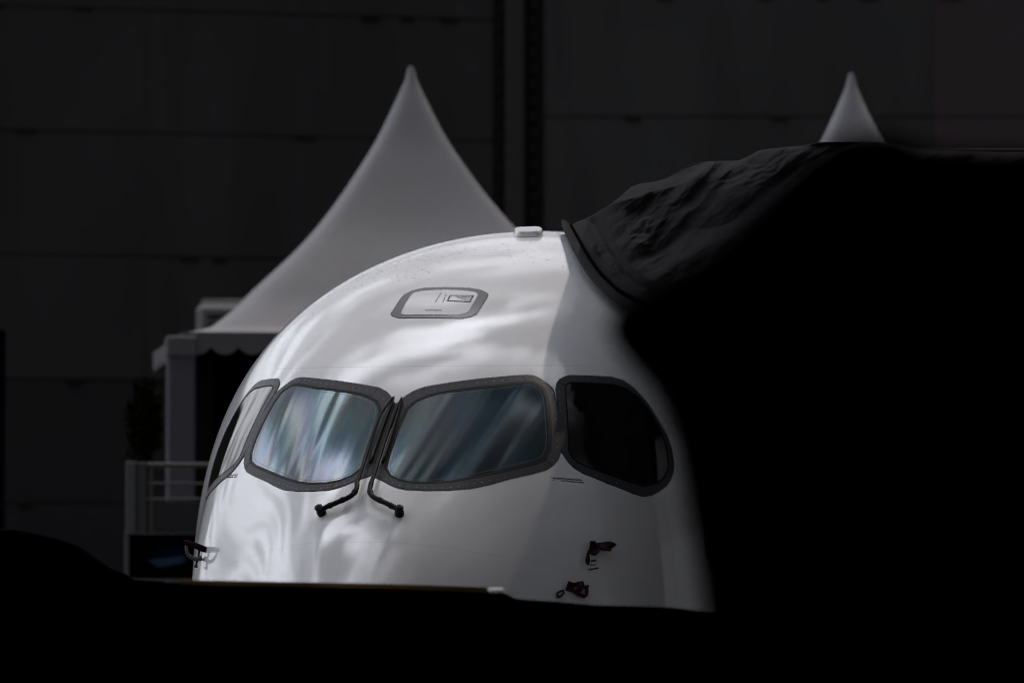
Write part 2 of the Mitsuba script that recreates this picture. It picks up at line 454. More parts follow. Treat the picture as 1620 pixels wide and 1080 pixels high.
def pagoda(cx, cy, zt, ze, h, yaw, base, label, inside=True):
    key = 'pagoda_tent' if 'pagoda_tent__roof' not in scene else free_thing('pagoda_tent')
    M = np.eye(4)
    M[:2, :2] = [[math.cos(yaw), -math.sin(yaw)], [math.sin(yaw), math.cos(yaw)]]
    M[:3, 3] = [cx, cy, 0]
    tw = T4(M)
    put(f'{key}__roof', roof_mesh(h, zt, ze), 'tent_cloth', smooth=35, to_world=tw)
    put(f'{key}__finial', cat([trimesh.creation.icosphere(2, 0.022).apply_translation([0, 0, zt])]), 'tent_cloth', smooth=True, to_world=tw)
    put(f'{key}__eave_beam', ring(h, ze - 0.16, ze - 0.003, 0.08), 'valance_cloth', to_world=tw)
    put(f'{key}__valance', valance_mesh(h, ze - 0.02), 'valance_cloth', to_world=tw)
    for i, (sx, sy) in enumerate(((-1, -1), (1, -1), (1, 1), (-1, 1))):
        x, y = (sx * (h + 0.02), -h + 0.17) if sy < 0 else (sx * (h - 0.45), h - 0.3)
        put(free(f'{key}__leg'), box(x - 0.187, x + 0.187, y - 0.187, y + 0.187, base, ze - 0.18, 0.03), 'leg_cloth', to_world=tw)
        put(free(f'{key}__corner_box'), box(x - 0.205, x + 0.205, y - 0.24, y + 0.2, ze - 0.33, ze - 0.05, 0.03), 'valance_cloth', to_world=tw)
    if inside:  # black sheets put in so the open tent looks dark inside
        put(f'{key}__shade_back_wall', box(-h + 0.4, h - 0.4, h - 0.3, h - 0.24, base, ze - 0.1), 'inside_shade_black', to_world=tw)
        put(f'{key}__shade_side_wall', box(h - 0.32, h - 0.26, -h + 0.4, h - 0.4, base, ze - 0.1), 'inside_shade_black', to_world=tw)
        put(f'{key}__shade_side_wall_001', box(-h + 0.42, -h + 0.46, -h + 0.42, h - 0.4, base, ze - 0.1), 'inside_shade_black', to_world=tw)
        put(f'{key}__shade_lining', box(-h + 0.12, h - 0.12, -h + 0.12, h - 0.12, ze - 0.25, ze - 0.2), 'inside_shade_black', to_world=tw)
    tag(key, label, 'tent', 'white pagoda tents on the terrace')
    return key


def free_thing(name):
    n = 1
    while any(k.startswith(f'{name}_{n:03d}__') for k in scene):
        n += 1
    return f'{name}_{n:03d}'


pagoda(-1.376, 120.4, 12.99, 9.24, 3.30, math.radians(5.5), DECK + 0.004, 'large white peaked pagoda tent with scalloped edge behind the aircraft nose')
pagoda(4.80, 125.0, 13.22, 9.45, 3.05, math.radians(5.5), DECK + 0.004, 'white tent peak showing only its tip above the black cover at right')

# grey cabinet seen over the left slope of the near tent
put('grey_cabin__body', box(-4.78, -2.6, 133.6, 135.6, 0, 10.37, 0.10), 'cabin_grey')
put('grey_cabin__roof_cap', box(-4.70, -2.65, 133.7, 135.5, 10.372, 10.42, 0.02), 'cabin_grey')
put('grey_cabin__louvre', cat([box(-4.6, -3.0, 133.57, 133.6, 9.4 + 0.12 * i, 9.46 + 0.12 * i) for i in range(7)]), 'hangar_dark')
tag('grey_cabin', 'grey boxy cabin peeking over the left slope of the near tent', 'cabin')

# terrace railing: end board, rails, infill
Yr = 113.0
put('terrace_railing__end_post', box(-4.93, -4.80, Yr - 0.06, Yr + 0.06, DECK + 0.002, 7.43, 0.01), 'end_panel_paint')
put('terrace_railing__end_board', box(-4.797, -4.665, Yr - 0.03, Yr + 0.04, DECK + 0.05, 7.42, 0.01), 'end_panel_shade')
put('terrace_railing__handrail', tube([[-4.66, Yr, 7.385], [4, Yr, 7.385], [15.9, Yr, 7.385]], 0.032), 'rail_paint', smooth=40)
put('terrace_railing__mid_rail', tube([[-4.66, Yr, 7.15], [4, Yr, 7.15], [15.9, Yr, 7.15]], 0.014), 'rail_paint', smooth=40)
put('terrace_railing__mid_rail_001', tube([[-4.66, Yr, 6.95], [4, Yr, 6.95], [15.9, Yr, 6.95]], 0.016), 'rail_paint', smooth=40)
for i in range(10):
    x = -4.58 + 2.06 * i
    put(free('terrace_railing__infill_panel'), box(x, x + 2.0, Yr - 0.006, Yr + 0.006, DECK + 0.08, 6.92), 'infill_frosted')
    put(free('terrace_railing__baluster'), box(x - 0.045, x - 0.012, Yr - 0.02, Yr + 0.02, DECK + 0.002, 7.35), 'rail_paint')
tag('terrace_railing', 'dim railing with a pale end board along the terrace edge', 'railing')
put('poster_board__print', box(-4.88, -4.03, Yr - 0.165, Yr - 0.15, 5.94, 6.50), 'poster_print')
put('poster_board__frame', cat([box(-4.94, -4.883, Yr - 0.18, Yr - 0.1, 5.87, 6.53, 0.006), box(-4.88, -4.03, Yr - 0.149, Yr - 0.11, 5.9, 6.52)]), 'end_panel_paint')
tag('poster_board', 'dark poster with a pale blue wedge shape fixed to the terrace railing', 'poster')

# navy banner at the very left edge
bn = Polygon([at(-90, 820, 117)[[0, 2]], at(7, 838, 117)[[0, 2]], at(8, 700, 117)[[0, 2]], at(9, 524, 117)[[0, 2]], at(-20, 515, 117)[[0, 2]], at(-90, 510, 117)[[0, 2]]])
put('banner__cloth', prism(list(bn.exterior.coords)[:-1], 117.0, 117.03), 'navy_cloth')
put('banner__pole', tube([[at(-92, 500, 117)[0], 117.015, 0], [at(-92, 500, 117)[0], 117.015, 5], [at(-92, 500, 117)[0], 117.015, 9.4]], 0.04), 'rail_paint', smooth=40)
tag('banner', 'narrow strip of dark navy banner at the left edge', 'banner')


# potted shrub beside the tent's leg
def shrub(key, c, r, n, seed, base_z):
    rg = np.random.default_rng(seed)
    V, F = [], []
    for i in range(n):
        d = rg.normal(size=3)
        d /= np.linalg.norm(d)
        lump = 0.35 + 1.15 * meshkit.fbm((d * 2.6 + seed)[None], 3, seed)[0]
        p = c + d * r * lump * rg.uniform(0.2, 1.0) ** 0.5
        a = rg.normal(size=3)
        a /= np.linalg.norm(a)
        b = np.cross(a, rg.normal(size=3))
        b /= np.linalg.norm(b)
        s = rg.uniform(0.03, 0.06)
        k = len(V)
        V += [p - a * s, p + b * s * 0.45, p + a * s, p - b * s * 0.45]
        F += [[k, k + 1, k + 2], [k, k + 2, k + 3]]
    put(f'{key}__crown', trimesh.Trimesh(V, F, process=False), 'leaf')
    put(f'{key}__trunk', tube([[c[0], c[1], base_z + 0.3], [c[0] + .02, c[1], c[2] - 0.4], [c[0], c[1], c[2]]], [0.035, 0.03, 0.02]), 'bark', smooth=40)
    put(f'{key}__pot', trimesh.creation.cylinder(0.17, 0.36, sections=20).apply_translation([c[0], c[1], base_z + 0.185]), 'pot_grey', smooth=40)


shrub('potted_shrub', np.array([-4.78, 115.2, 7.98]), np.array([0.26, 0.26, 0.62]), 1500, 3, DECK + 0.002)
tag('potted_shrub', 'dark potted shrub beside the leg of the near tent', 'shrub')


# ---------------------------------------------------------------- the airliner's nose
TR = {
    'ws_outer': [[-0.004,0.012,0.0],[0.061,-0.01,-0.019],[0.128,-0.04,-0.047],[0.196,-0.07,-0.078],[0.264,-0.085,-0.101],[0.331,-0.083,-0.114],[0.477,-0.034,-0.119],[0.623,0.051,-0.116],[0.778,0.176,-0.1],[0.898,0.295,-0.065],[1.025,0.428,-0.017],[1.157,0.562,0.022],[1.251,0.666,0.057],[1.288,0.72,0.088],[1.313,0.774,0.134],[1.323,0.83,0.201],[1.311,0.877,0.278],[1.287,0.934,0.375],[1.246,1.018,0.509],[1.224,1.055,0.566],[1.178,1.137,0.68],[1.155,1.162,0.72],[1.1,1.168,0.763],[1.037,1.169,0.804],[0.997,1.16,0.82],[0.96,1.141,0.824],[0.932,1.123,0.824],[0.733,1.002,0.804],[0.514,0.905,0.778],[0.332,0.844,0.75],[0.191,0.805,0.725],[0.118,0.769,0.694],[0.076,0.734,0.663],[0.047,0.706,0.637],[0.028,0.667,0.601],[0.003,0.662,0.596]],
    'ws_glass': [[0.175,0.67,0.601],[0.126,0.601,0.537],[0.107,0.454,0.397],[0.102,0.221,0.18],[0.114,0.088,0.063],[0.166,0.024,0.006],[0.255,-0.008,-0.032],[0.358,-0.004,-0.049],[0.497,0.047,-0.051],[0.625,0.129,-0.038],[0.811,0.288,0.007],[1.01,0.476,0.066],[1.159,0.624,0.112],[1.216,0.695,0.145],[1.235,0.764,0.22],[1.224,0.823,0.309],[1.193,0.903,0.436],[1.133,1.04,0.627],[1.091,1.092,0.705],[1.018,1.09,0.75],[0.964,1.058,0.753],[0.748,0.91,0.718],[0.518,0.808,0.69],[0.34,0.75,0.664],[0.26,0.716,0.639]],
    'sw_outer': [[1.178,1.173,0.712],[1.171,1.231,0.765],[1.182,1.283,0.798],[1.225,1.364,0.827],[1.347,1.51,0.828],[1.49,1.709,0.823],[1.558,1.786,0.8],[1.624,1.831,0.749],[1.68,1.856,0.688],[1.748,1.88,0.602],[1.803,1.889,0.51],[1.852,1.905,0.428],[1.888,1.915,0.359],[1.919,1.91,0.275],[1.944,1.897,0.193],[1.958,1.875,0.121],[1.962,1.835,0.054],[1.956,1.781,-0.003],[1.943,1.716,-0.05],[1.915,1.611,-0.093],[1.886,1.508,-0.128],[1.843,1.384,-0.143],[1.796,1.284,-0.124],[1.649,1.059,-0.048],[1.492,0.895,0.03],[1.43,0.851,0.072],[1.38,0.834,0.125],[1.332,0.835,0.196],[1.314,0.86,0.252],[1.246,1.018,0.509]],
    'sw_glass': [[1.24,1.248,0.724],[1.241,1.279,0.748],[1.264,1.321,0.762],[1.405,1.493,0.758],[1.528,1.67,0.75],[1.596,1.747,0.722],[1.671,1.806,0.662],[1.765,1.839,0.534],[1.839,1.858,0.407],[1.896,1.843,0.256],[1.929,1.795,0.104],[1.92,1.713,0.026],[1.889,1.59,-0.032],[1.832,1.423,-0.056],[1.741,1.247,-0.019],[1.603,1.053,0.045],[1.503,0.947,0.087],[1.442,0.898,0.123],[1.395,0.882,0.172],[1.372,0.895,0.222],[1.325,1.028,0.438],[1.269,1.168,0.63]],
    'hatch_outer': [[-0.377,1.714,1.357],[-0.377,1.999,1.502],[-0.369,2.058,1.53],[-0.324,2.124,1.564],[-0.249,2.16,1.584],[-0.053,2.156,1.586],[0.152,2.139,1.578],[0.256,2.106,1.56],[0.323,2.057,1.533],[0.349,2.024,1.516],[0.357,1.945,1.478],[0.355,1.783,1.396],[0.352,1.686,1.344],[0.325,1.647,1.324],[0.25,1.61,1.307],[0.017,1.616,1.315],[-0.28,1.631,1.317],[-0.347,1.672,1.336]],
    'hatch_inner': [[-0.295,1.7,1.355],[-0.306,1.858,1.438],[-0.309,2.015,1.515],[-0.299,2.067,1.539],[-0.241,2.095,1.555],[-0.037,2.104,1.563],[0.136,2.083,1.553],[0.237,2.057,1.538],[0.268,2.021,1.52],[0.279,1.921,1.471],[0.285,1.71,1.361],[0.256,1.676,1.344],[0.205,1.649,1.331],[0.004,1.657,1.339],[-0.252,1.669,1.341]],
    'ws_seams': [[[0.884,1.148,0.866],[0.99,1.043,0.725]],[[0.146,0.845,0.762],[0.251,0.717,0.641]],[[0.294,-0.001,-0.032],[0.297,-0.126,-0.145]],[[1.201,0.694,0.163],[1.318,0.722,0.048]]],
    'sw_seams': [[[1.144,1.232,0.785],[1.26,1.27,0.724]],[[1.552,1.733,0.767],[1.594,1.934,0.865]],[[1.401,0.796,0.034],[1.449,0.917,0.137]],[[1.899,1.612,-0.037],[1.944,1.675,-0.112]]],
    'wiper': [{'knob':[[-0.316,-0.309,-0.274]],'lower':[[-0.303,-0.348,-0.275],[-0.276,-0.337,-0.257],[-0.182,-0.313,-0.215],[-0.09,-0.275,-0.17],[-0.061,-0.25,-0.145],[-0.05,-0.218,-0.114],[-0.062,-0.156,-0.058]],'upper':[[-0.062,-0.156,-0.058],[-0.066,-0.025,0.055],[-0.077,0.174,0.222],[-0.082,0.334,0.365],[-0.069,0.485,0.505],[-0.044,0.562,0.578],[-0.014,0.635,0.646]],'blade':[[-0.035,0.091,0.115],[-0.039,0.22,0.226],[-0.038,0.362,0.356],[-0.03,0.516,0.501],[-0.019,0.674,0.65]]},{'knob':[[0.339,-0.31,-0.283]],'lower':[[0.349,-0.342,-0.284],[0.327,-0.333,-0.266],[0.226,-0.31,-0.218],[0.121,-0.277,-0.174],[0.083,-0.25,-0.146],[0.065,-0.218,-0.115],[0.057,-0.151,-0.054]],'upper':[[0.057,-0.151,-0.054],[0.05,0.002,0.078],[0.042,0.145,0.198],[0.039,0.287,0.323],[0.041,0.428,0.452],[0.048,0.556,0.572],[0.056,0.623,0.635]],'blade':[[0.064,0.09,0.114],[0.063,0.213,0.22],[0.059,0.356,0.35],[0.054,0.505,0.49],[0.045,0.671,0.646]]}],
    'antenna': [[0.127,3.889,2.103]],
    'probe_left': [[-1.675,0.848,-0.554]],
    'cloth1': [[1.565,0.713,-0.531],[1.577,0.733,-0.514],[1.59,0.747,-0.52],[1.604,0.758,-0.539],[1.62,0.783,-0.528],[1.662,0.839,-0.524],[1.678,0.864,-0.518],[1.699,0.891,-0.529],[1.718,0.915,-0.543],[1.726,0.927,-0.544],[1.71,0.895,-0.563],[1.695,0.865,-0.585],[1.681,0.843,-0.591],[1.668,0.83,-0.576],[1.649,0.803,-0.58],[1.632,0.774,-0.598],[1.615,0.742,-0.631],[1.602,0.726,-0.632],[1.58,0.703,-0.615],[1.58,0.688,-0.665],[1.578,0.672,-0.713],[1.551,0.644,-0.694],[1.551,0.653,-0.666],[1.562,0.684,-0.61],[1.569,0.7,-0.582]],
    'cloth2': [[1.451,0.473,-0.907],[1.456,0.496,-0.833],[1.487,0.528,-0.851],[1.541,0.598,-0.831],[1.552,0.602,-0.867],[1.549,0.592,-0.9],[1.537,0.572,-0.928],[1.534,0.563,-0.953],[1.503,0.532,-0.923],[1.472,0.498,-0.912]],
    'loop2a': [[1.463,0.451,-0.902],[1.436,0.417,-0.91],[1.422,0.395,-0.935],[1.434,0.405,-0.955],[1.452,0.43,-0.938],[1.464,0.449,-0.915]],
    'loop2b': [[1.555,0.552,-0.878],[1.58,0.585,-0.864],[1.598,0.604,-0.878],[1.609,0.621,-0.86]],
    'loop2c': [[1.602,0.609,-0.878],[1.605,0.603,-0.922],[1.59,0.58,-0.946],[1.564,0.552,-0.928],[1.548,0.537,-0.906]],
    'notice_right': [[[1.291,0.656,-0.009],[1.295,0.659,-0.01],[1.293,0.665,0.003],[1.289,0.662,0.004]],[[1.3,0.664,-0.011],[1.305,0.668,-0.011],[1.304,0.673,-0.0],[1.299,0.669,0.0]],[[1.311,0.673,-0.012],[1.315,0.677,-0.013],[1.314,0.682,-0.002],[1.309,0.678,-0.001]],[[1.317,0.678,-0.013],[1.322,0.683,-0.014],[1.32,0.689,-0.001],[1.315,0.684,-0.0]],[[1.324,0.684,-0.015],[1.328,0.688,-0.015],[1.326,0.694,-0.003],[1.322,0.69,-0.002]],[[1.334,0.692,-0.016],[1.341,0.698,-0.018],[1.339,0.704,-0.006],[1.332,0.698,-0.005]],[[1.342,0.7,-0.018],[1.349,0.706,-0.019],[1.347,0.711,-0.007],[1.34,0.705,-0.006]],[[1.349,0.709,-0.014],[1.354,0.714,-0.014],[1.353,0.718,-0.005],[1.347,0.713,-0.004]],[[1.356,0.716,-0.014],[1.362,0.721,-0.015],[1.36,0.725,-0.005],[1.355,0.72,-0.005]],[[1.363,0.722,-0.015],[1.368,0.728,-0.015],[1.367,0.732,-0.005],[1.362,0.727,-0.004]],[[1.37,0.729,-0.015],[1.376,0.734,-0.016],[1.374,0.739,-0.005],[1.368,0.734,-0.005]],[[1.377,0.736,-0.016],[1.383,0.741,-0.016],[1.382,0.746,-0.006],[1.376,0.741,-0.005]],[[1.384,0.743,-0.017],[1.389,0.747,-0.017],[1.388,0.752,-0.006],[1.383,0.748,-0.006]],[[1.391,0.749,-0.017],[1.394,0.752,-0.018],[1.393,0.757,-0.008],[1.389,0.753,-0.007]],[[1.396,0.754,-0.018],[1.401,0.758,-0.018],[1.399,0.763,-0.008],[1.394,0.758,-0.007]],[[1.402,0.76,-0.018],[1.406,0.764,-0.018],[1.405,0.768,-0.009],[1.401,0.764,-0.009]],[[1.408,0.766,-0.019],[1.413,0.771,-0.019],[1.412,0.775,-0.009],[1.406,0.77,-0.008]],[[1.414,0.772,-0.019],[1.418,0.776,-0.02],[1.417,0.781,-0.009],[1.413,0.777,-0.009]],[[1.42,0.777,-0.02],[1.426,0.783,-0.02],[1.424,0.788,-0.009],[1.418,0.782,-0.009]],[[1.427,0.785,-0.02],[1.431,0.789,-0.021],[1.43,0.793,-0.011],[1.426,0.789,-0.011]],[[1.432,0.79,-0.021],[1.439,0.797,-0.021],[1.438,0.802,-0.011],[1.431,0.795,-0.01]],[[1.44,0.799,-0.021],[1.447,0.806,-0.022],[1.446,0.81,-0.011],[1.439,0.803,-0.011]],[[1.448,0.807,-0.022],[1.452,0.81,-0.022],[1.451,0.815,-0.013],[1.447,0.811,-0.013]],[[1.453,0.812,-0.022],[1.457,0.816,-0.023],[1.456,0.821,-0.012],[1.452,0.817,-0.012]],[[1.459,0.818,-0.023],[1.462,0.821,-0.023],[1.461,0.826,-0.013],[1.457,0.822,-0.013]],[[1.464,0.823,-0.023],[1.47,0.83,-0.024],[1.468,0.834,-0.013],[1.462,0.828,-0.013]],[[1.471,0.831,-0.024],[1.475,0.835,-0.024],[1.474,0.84,-0.014],[1.47,0.836,-0.014]],[[1.476,0.837,-0.024],[1.48,0.84,-0.025],[1.479,0.845,-0.015],[1.475,0.841,-0.015]],[[1.481,0.842,-0.025],[1.486,0.848,-0.025],[1.485,0.852,-0.015],[1.48,0.847,-0.014]],[[1.488,0.849,-0.025],[1.493,0.855,-0.026],[1.492,0.859,-0.016],[1.487,0.853,-0.016]],[[1.359,0.709,-0.031],[1.364,0.713,-0.032],[1.363,0.718,-0.021],[1.358,0.714,-0.021]],[[1.37,0.718,-0.032],[1.375,0.723,-0.033],[1.373,0.728,-0.022],[1.368,0.723,-0.022]],[[1.376,0.725,-0.033],[1.381,0.729,-0.034],[1.379,0.734,-0.022],[1.375,0.73,-0.022]],[[1.382,0.731,-0.034],[1.387,0.735,-0.034],[1.386,0.739,-0.024],[1.381,0.735,-0.024]],[[1.392,0.74,-0.035],[1.398,0.745,-0.035],[1.396,0.75,-0.025],[1.391,0.745,-0.024]],[[1.399,0.747,-0.035],[1.405,0.753,-0.036],[1.404,0.757,-0.025],[1.398,0.752,-0.024]],[[1.406,0.754,-0.036],[1.412,0.76,-0.037],[1.411,0.765,-0.026],[1.405,0.759,-0.025]],[[1.414,0.761,-0.037],[1.418,0.765,-0.037],[1.417,0.77,-0.027],[1.412,0.766,-0.027]],[[1.419,0.767,-0.037],[1.424,0.771,-0.038],[1.422,0.775,-0.028],[1.418,0.771,-0.028]],[[1.425,0.772,-0.038],[1.43,0.778,-0.038],[1.429,0.782,-0.029],[1.424,0.776,-0.029]],[[1.432,0.779,-0.038],[1.436,0.784,-0.039],[1.435,0.789,-0.028],[1.43,0.784,-0.028]],[[1.438,0.786,-0.039],[1.442,0.789,-0.04],[1.44,0.794,-0.029],[1.437,0.79,-0.029]],[[1.443,0.791,-0.04],[1.448,0.795,-0.04],[1.446,0.8,-0.03],[1.442,0.795,-0.03]],[[1.449,0.797,-0.04],[1.453,0.801,-0.041],[1.452,0.805,-0.031],[1.448,0.801,-0.031]],[[1.454,0.802,-0.041],[1.458,0.806,-0.041],[1.457,0.81,-0.031],[1.453,0.807,-0.031]],[[1.459,0.808,-0.041],[1.463,0.812,-0.042],[1.462,0.817,-0.031],[1.458,0.812,-0.03]],[[1.465,0.813,-0.042],[1.468,0.817,-0.042],[1.467,0.822,-0.032],[1.463,0.818,-0.031]],[[1.47,0.819,-0.042],[1.476,0.825,-0.043],[1.475,0.829,-0.034],[1.468,0.823,-0.033]],[[1.477,0.827,-0.043],[1.482,0.832,-0.044],[1.481,0.836,-0.034],[1.476,0.831,-0.034]],[[1.484,0.834,-0.044],[1.489,0.84,-0.044],[1.488,0.844,-0.034],[1.482,0.838,-0.033]],[[1.49,0.841,-0.044],[1.497,0.848,-0.045],[1.496,0.852,-0.036],[1.489,0.845,-0.035]],[[1.498,0.85,-0.045],[1.502,0.854,-0.045],[1.5,0.858,-0.035],[1.497,0.854,-0.034]],[[1.503,0.855,-0.046],[1.507,0.859,-0.046],[1.506,0.864,-0.036],[1.502,0.859,-0.036]],[[1.302,0.656,-0.027],[1.306,0.66,-0.027],[1.305,0.662,-0.023],[1.301,0.658,-0.022]],[[1.307,0.661,-0.027],[1.312,0.665,-0.028],[1.311,0.667,-0.023],[1.307,0.663,-0.023]],[[1.313,0.666,-0.028],[1.32,0.672,-0.029],[1.319,0.674,-0.024],[1.313,0.668,-0.024]]],
    'notice_left': [[[-1.492,0.893,0.036],[-1.482,0.88,0.036],[-1.485,0.89,0.045],[-1.496,0.902,0.045]],[[-1.47,0.867,0.036],[-1.46,0.856,0.036],[-1.463,0.865,0.045],[-1.473,0.876,0.045]],[[-1.457,0.852,0.037],[-1.446,0.84,0.037],[-1.449,0.849,0.046],[-1.46,0.862,0.046]],[[-1.443,0.837,0.037],[-1.431,0.824,0.037],[-1.434,0.832,0.045],[-1.446,0.845,0.045]],[[-1.428,0.82,0.037],[-1.416,0.808,0.037],[-1.419,0.817,0.046],[-1.431,0.829,0.046]],[[-1.413,0.805,0.037],[-1.402,0.793,0.037],[-1.405,0.802,0.045],[-1.416,0.813,0.045]],[[-1.399,0.79,0.037],[-1.392,0.783,0.037],[-1.396,0.792,0.046],[-1.402,0.799,0.046]],[[-1.39,0.78,0.037],[-1.378,0.769,0.037],[-1.381,0.777,0.046],[-1.392,0.788,0.045]],[[-1.376,0.766,0.037],[-1.366,0.757,0.037],[-1.369,0.764,0.045],[-1.378,0.774,0.045]],[[-1.542,0.944,0.02],[-1.527,0.924,0.02],[-1.531,0.935,0.029],[-1.546,0.955,0.03]],[[-1.514,0.909,0.02],[-1.5,0.891,0.02],[-1.503,0.9,0.028],[-1.517,0.918,0.028]],[[-1.496,0.887,0.02],[-1.486,0.875,0.02],[-1.489,0.883,0.028],[-1.499,0.895,0.028]],[[-1.483,0.871,0.02],[-1.472,0.859,0.02],[-1.475,0.868,0.028],[-1.486,0.88,0.028]],[[-1.469,0.855,0.02],[-1.462,0.847,0.02],[-1.465,0.856,0.028],[-1.472,0.864,0.028]],[[-1.459,0.844,0.02],[-1.449,0.832,0.02],[-1.451,0.84,0.028],[-1.462,0.852,0.028]],[[-1.446,0.829,0.02],[-1.432,0.814,0.019],[-1.435,0.822,0.028],[-1.448,0.837,0.028]],[[-1.429,0.811,0.019],[-1.421,0.802,0.019],[-1.424,0.811,0.029],[-1.432,0.82,0.029]],[[-1.41,0.79,0.019],[-1.398,0.779,0.019],[-1.401,0.786,0.027],[-1.412,0.798,0.027]],[[-1.396,0.776,0.019],[-1.386,0.766,0.019],[-1.389,0.774,0.028],[-1.398,0.784,0.028]],[[-1.383,0.763,0.019],[-1.373,0.753,0.019],[-1.376,0.761,0.028],[-1.386,0.771,0.028]]],
    'notice_probe': [[[1.587,0.688,-0.677],[1.592,0.694,-0.676],[1.591,0.697,-0.66],[1.586,0.692,-0.661]],[[1.593,0.696,-0.676],[1.598,0.702,-0.675],[1.597,0.706,-0.66],[1.592,0.699,-0.661]],[[1.6,0.704,-0.675],[1.604,0.71,-0.674],[1.603,0.713,-0.659],[1.599,0.707,-0.66]],[[1.609,0.716,-0.674],[1.615,0.724,-0.673],[1.614,0.728,-0.657],[1.608,0.72,-0.658]],[[1.616,0.726,-0.672],[1.62,0.731,-0.672],[1.619,0.735,-0.655],[1.615,0.73,-0.656]],[[1.622,0.733,-0.672],[1.626,0.739,-0.671],[1.625,0.742,-0.656],[1.621,0.736,-0.656]],[[1.627,0.741,-0.671],[1.633,0.749,-0.67],[1.632,0.752,-0.652],[1.626,0.744,-0.653]],[[1.635,0.75,-0.67],[1.64,0.758,-0.669],[1.639,0.762,-0.652],[1.634,0.754,-0.653]],[[1.606,0.704,-0.707],[1.611,0.71,-0.706],[1.611,0.713,-0.693],[1.606,0.706,-0.694]],[[1.613,0.712,-0.706],[1.617,0.718,-0.705],[1.616,0.721,-0.689],[1.612,0.715,-0.69]],[[1.619,0.72,-0.705],[1.622,0.724,-0.704],[1.621,0.727,-0.69],[1.618,0.723,-0.691]],[[1.627,0.731,-0.703],[1.632,0.738,-0.702],[1.632,0.741,-0.688],[1.626,0.734,-0.689]],[[1.634,0.74,-0.702],[1.638,0.746,-0.701],[1.637,0.749,-0.686],[1.633,0.743,-0.687]],[[1.597,0.682,-0.742],[1.601,0.687,-0.741],[1.6,0.69,-0.726],[1.596,0.686,-0.726]],[[1.602,0.689,-0.741],[1.607,0.696,-0.74],[1.606,0.699,-0.724],[1.601,0.692,-0.725]],[[1.608,0.698,-0.739],[1.614,0.705,-0.738],[1.613,0.708,-0.724],[1.608,0.7,-0.725]],[[1.615,0.706,-0.738],[1.619,0.711,-0.737],[1.618,0.714,-0.723],[1.614,0.709,-0.724]],[[1.62,0.713,-0.737],[1.625,0.72,-0.736],[1.624,0.723,-0.721],[1.619,0.716,-0.722]],[[1.627,0.722,-0.736],[1.63,0.726,-0.735],[1.629,0.729,-0.72],[1.626,0.725,-0.721]],[[1.631,0.728,-0.734],[1.636,0.734,-0.734],[1.634,0.737,-0.717],[1.63,0.731,-0.718]],[[1.637,0.736,-0.733],[1.64,0.74,-0.733],[1.639,0.743,-0.719],[1.636,0.738,-0.72]],[[1.641,0.742,-0.732],[1.648,0.75,-0.731],[1.647,0.753,-0.715],[1.64,0.745,-0.716]],[[1.649,0.752,-0.731],[1.652,0.756,-0.73],[1.651,0.759,-0.714],[1.648,0.755,-0.715]],[[1.653,0.758,-0.73],[1.658,0.765,-0.729],[1.657,0.768,-0.715],[1.652,0.76,-0.716]]],
    'notice_hatch': [[[-0.087,1.716,1.376],[-0.08,1.716,1.376],[-0.085,1.729,1.384],[-0.091,1.729,1.384]],[[-0.078,1.716,1.376],[-0.07,1.715,1.376],[-0.074,1.729,1.384],[-0.083,1.73,1.384]],[[-0.068,1.715,1.376],[-0.063,1.715,1.376],[-0.067,1.728,1.383],[-0.072,1.729,1.383]],[[-0.061,1.715,1.376],[-0.055,1.715,1.376],[-0.06,1.729,1.384],[-0.065,1.729,1.384]],[[-0.053,1.715,1.376],[-0.046,1.714,1.376],[-0.051,1.731,1.385],[-0.058,1.731,1.385]],[[-0.044,1.714,1.376],[-0.036,1.714,1.376],[-0.04,1.728,1.384],[-0.048,1.729,1.384]],[[-0.034,1.714,1.376],[-0.029,1.714,1.376],[-0.034,1.729,1.384],[-0.039,1.729,1.384]],[[-0.027,1.714,1.376],[-0.019,1.714,1.376],[-0.024,1.728,1.383],[-0.032,1.728,1.383]],[[-0.017,1.714,1.376],[-0.009,1.714,1.375],[-0.013,1.727,1.383],[-0.022,1.727,1.383]],[[-0.007,1.713,1.375],[-0.002,1.713,1.375],[-0.007,1.728,1.383],[-0.012,1.728,1.383]],[[-0.001,1.713,1.375],[0.006,1.713,1.375],[0.001,1.729,1.384],[-0.006,1.729,1.384]],[[0.008,1.713,1.375],[0.012,1.713,1.375],[0.007,1.729,1.384],[0.002,1.729,1.384]],[[0.014,1.713,1.375],[0.021,1.713,1.375],[0.016,1.727,1.383],[0.01,1.727,1.383]],[[0.022,1.713,1.375],[0.03,1.713,1.375],[0.025,1.728,1.383],[0.018,1.728,1.383]],[[0.032,1.712,1.375],[0.04,1.712,1.375],[0.035,1.728,1.383],[0.027,1.728,1.383]],[[0.042,1.712,1.375],[0.047,1.712,1.375],[0.043,1.726,1.382],[0.038,1.726,1.382]],[[0.049,1.712,1.375],[0.055,1.712,1.374],[0.05,1.726,1.382],[0.045,1.726,1.382]]],
    'placard': [[0.038,1.986,1.509],[0.244,1.983,1.503],[0.248,1.86,1.442],[0.044,1.879,1.456]],
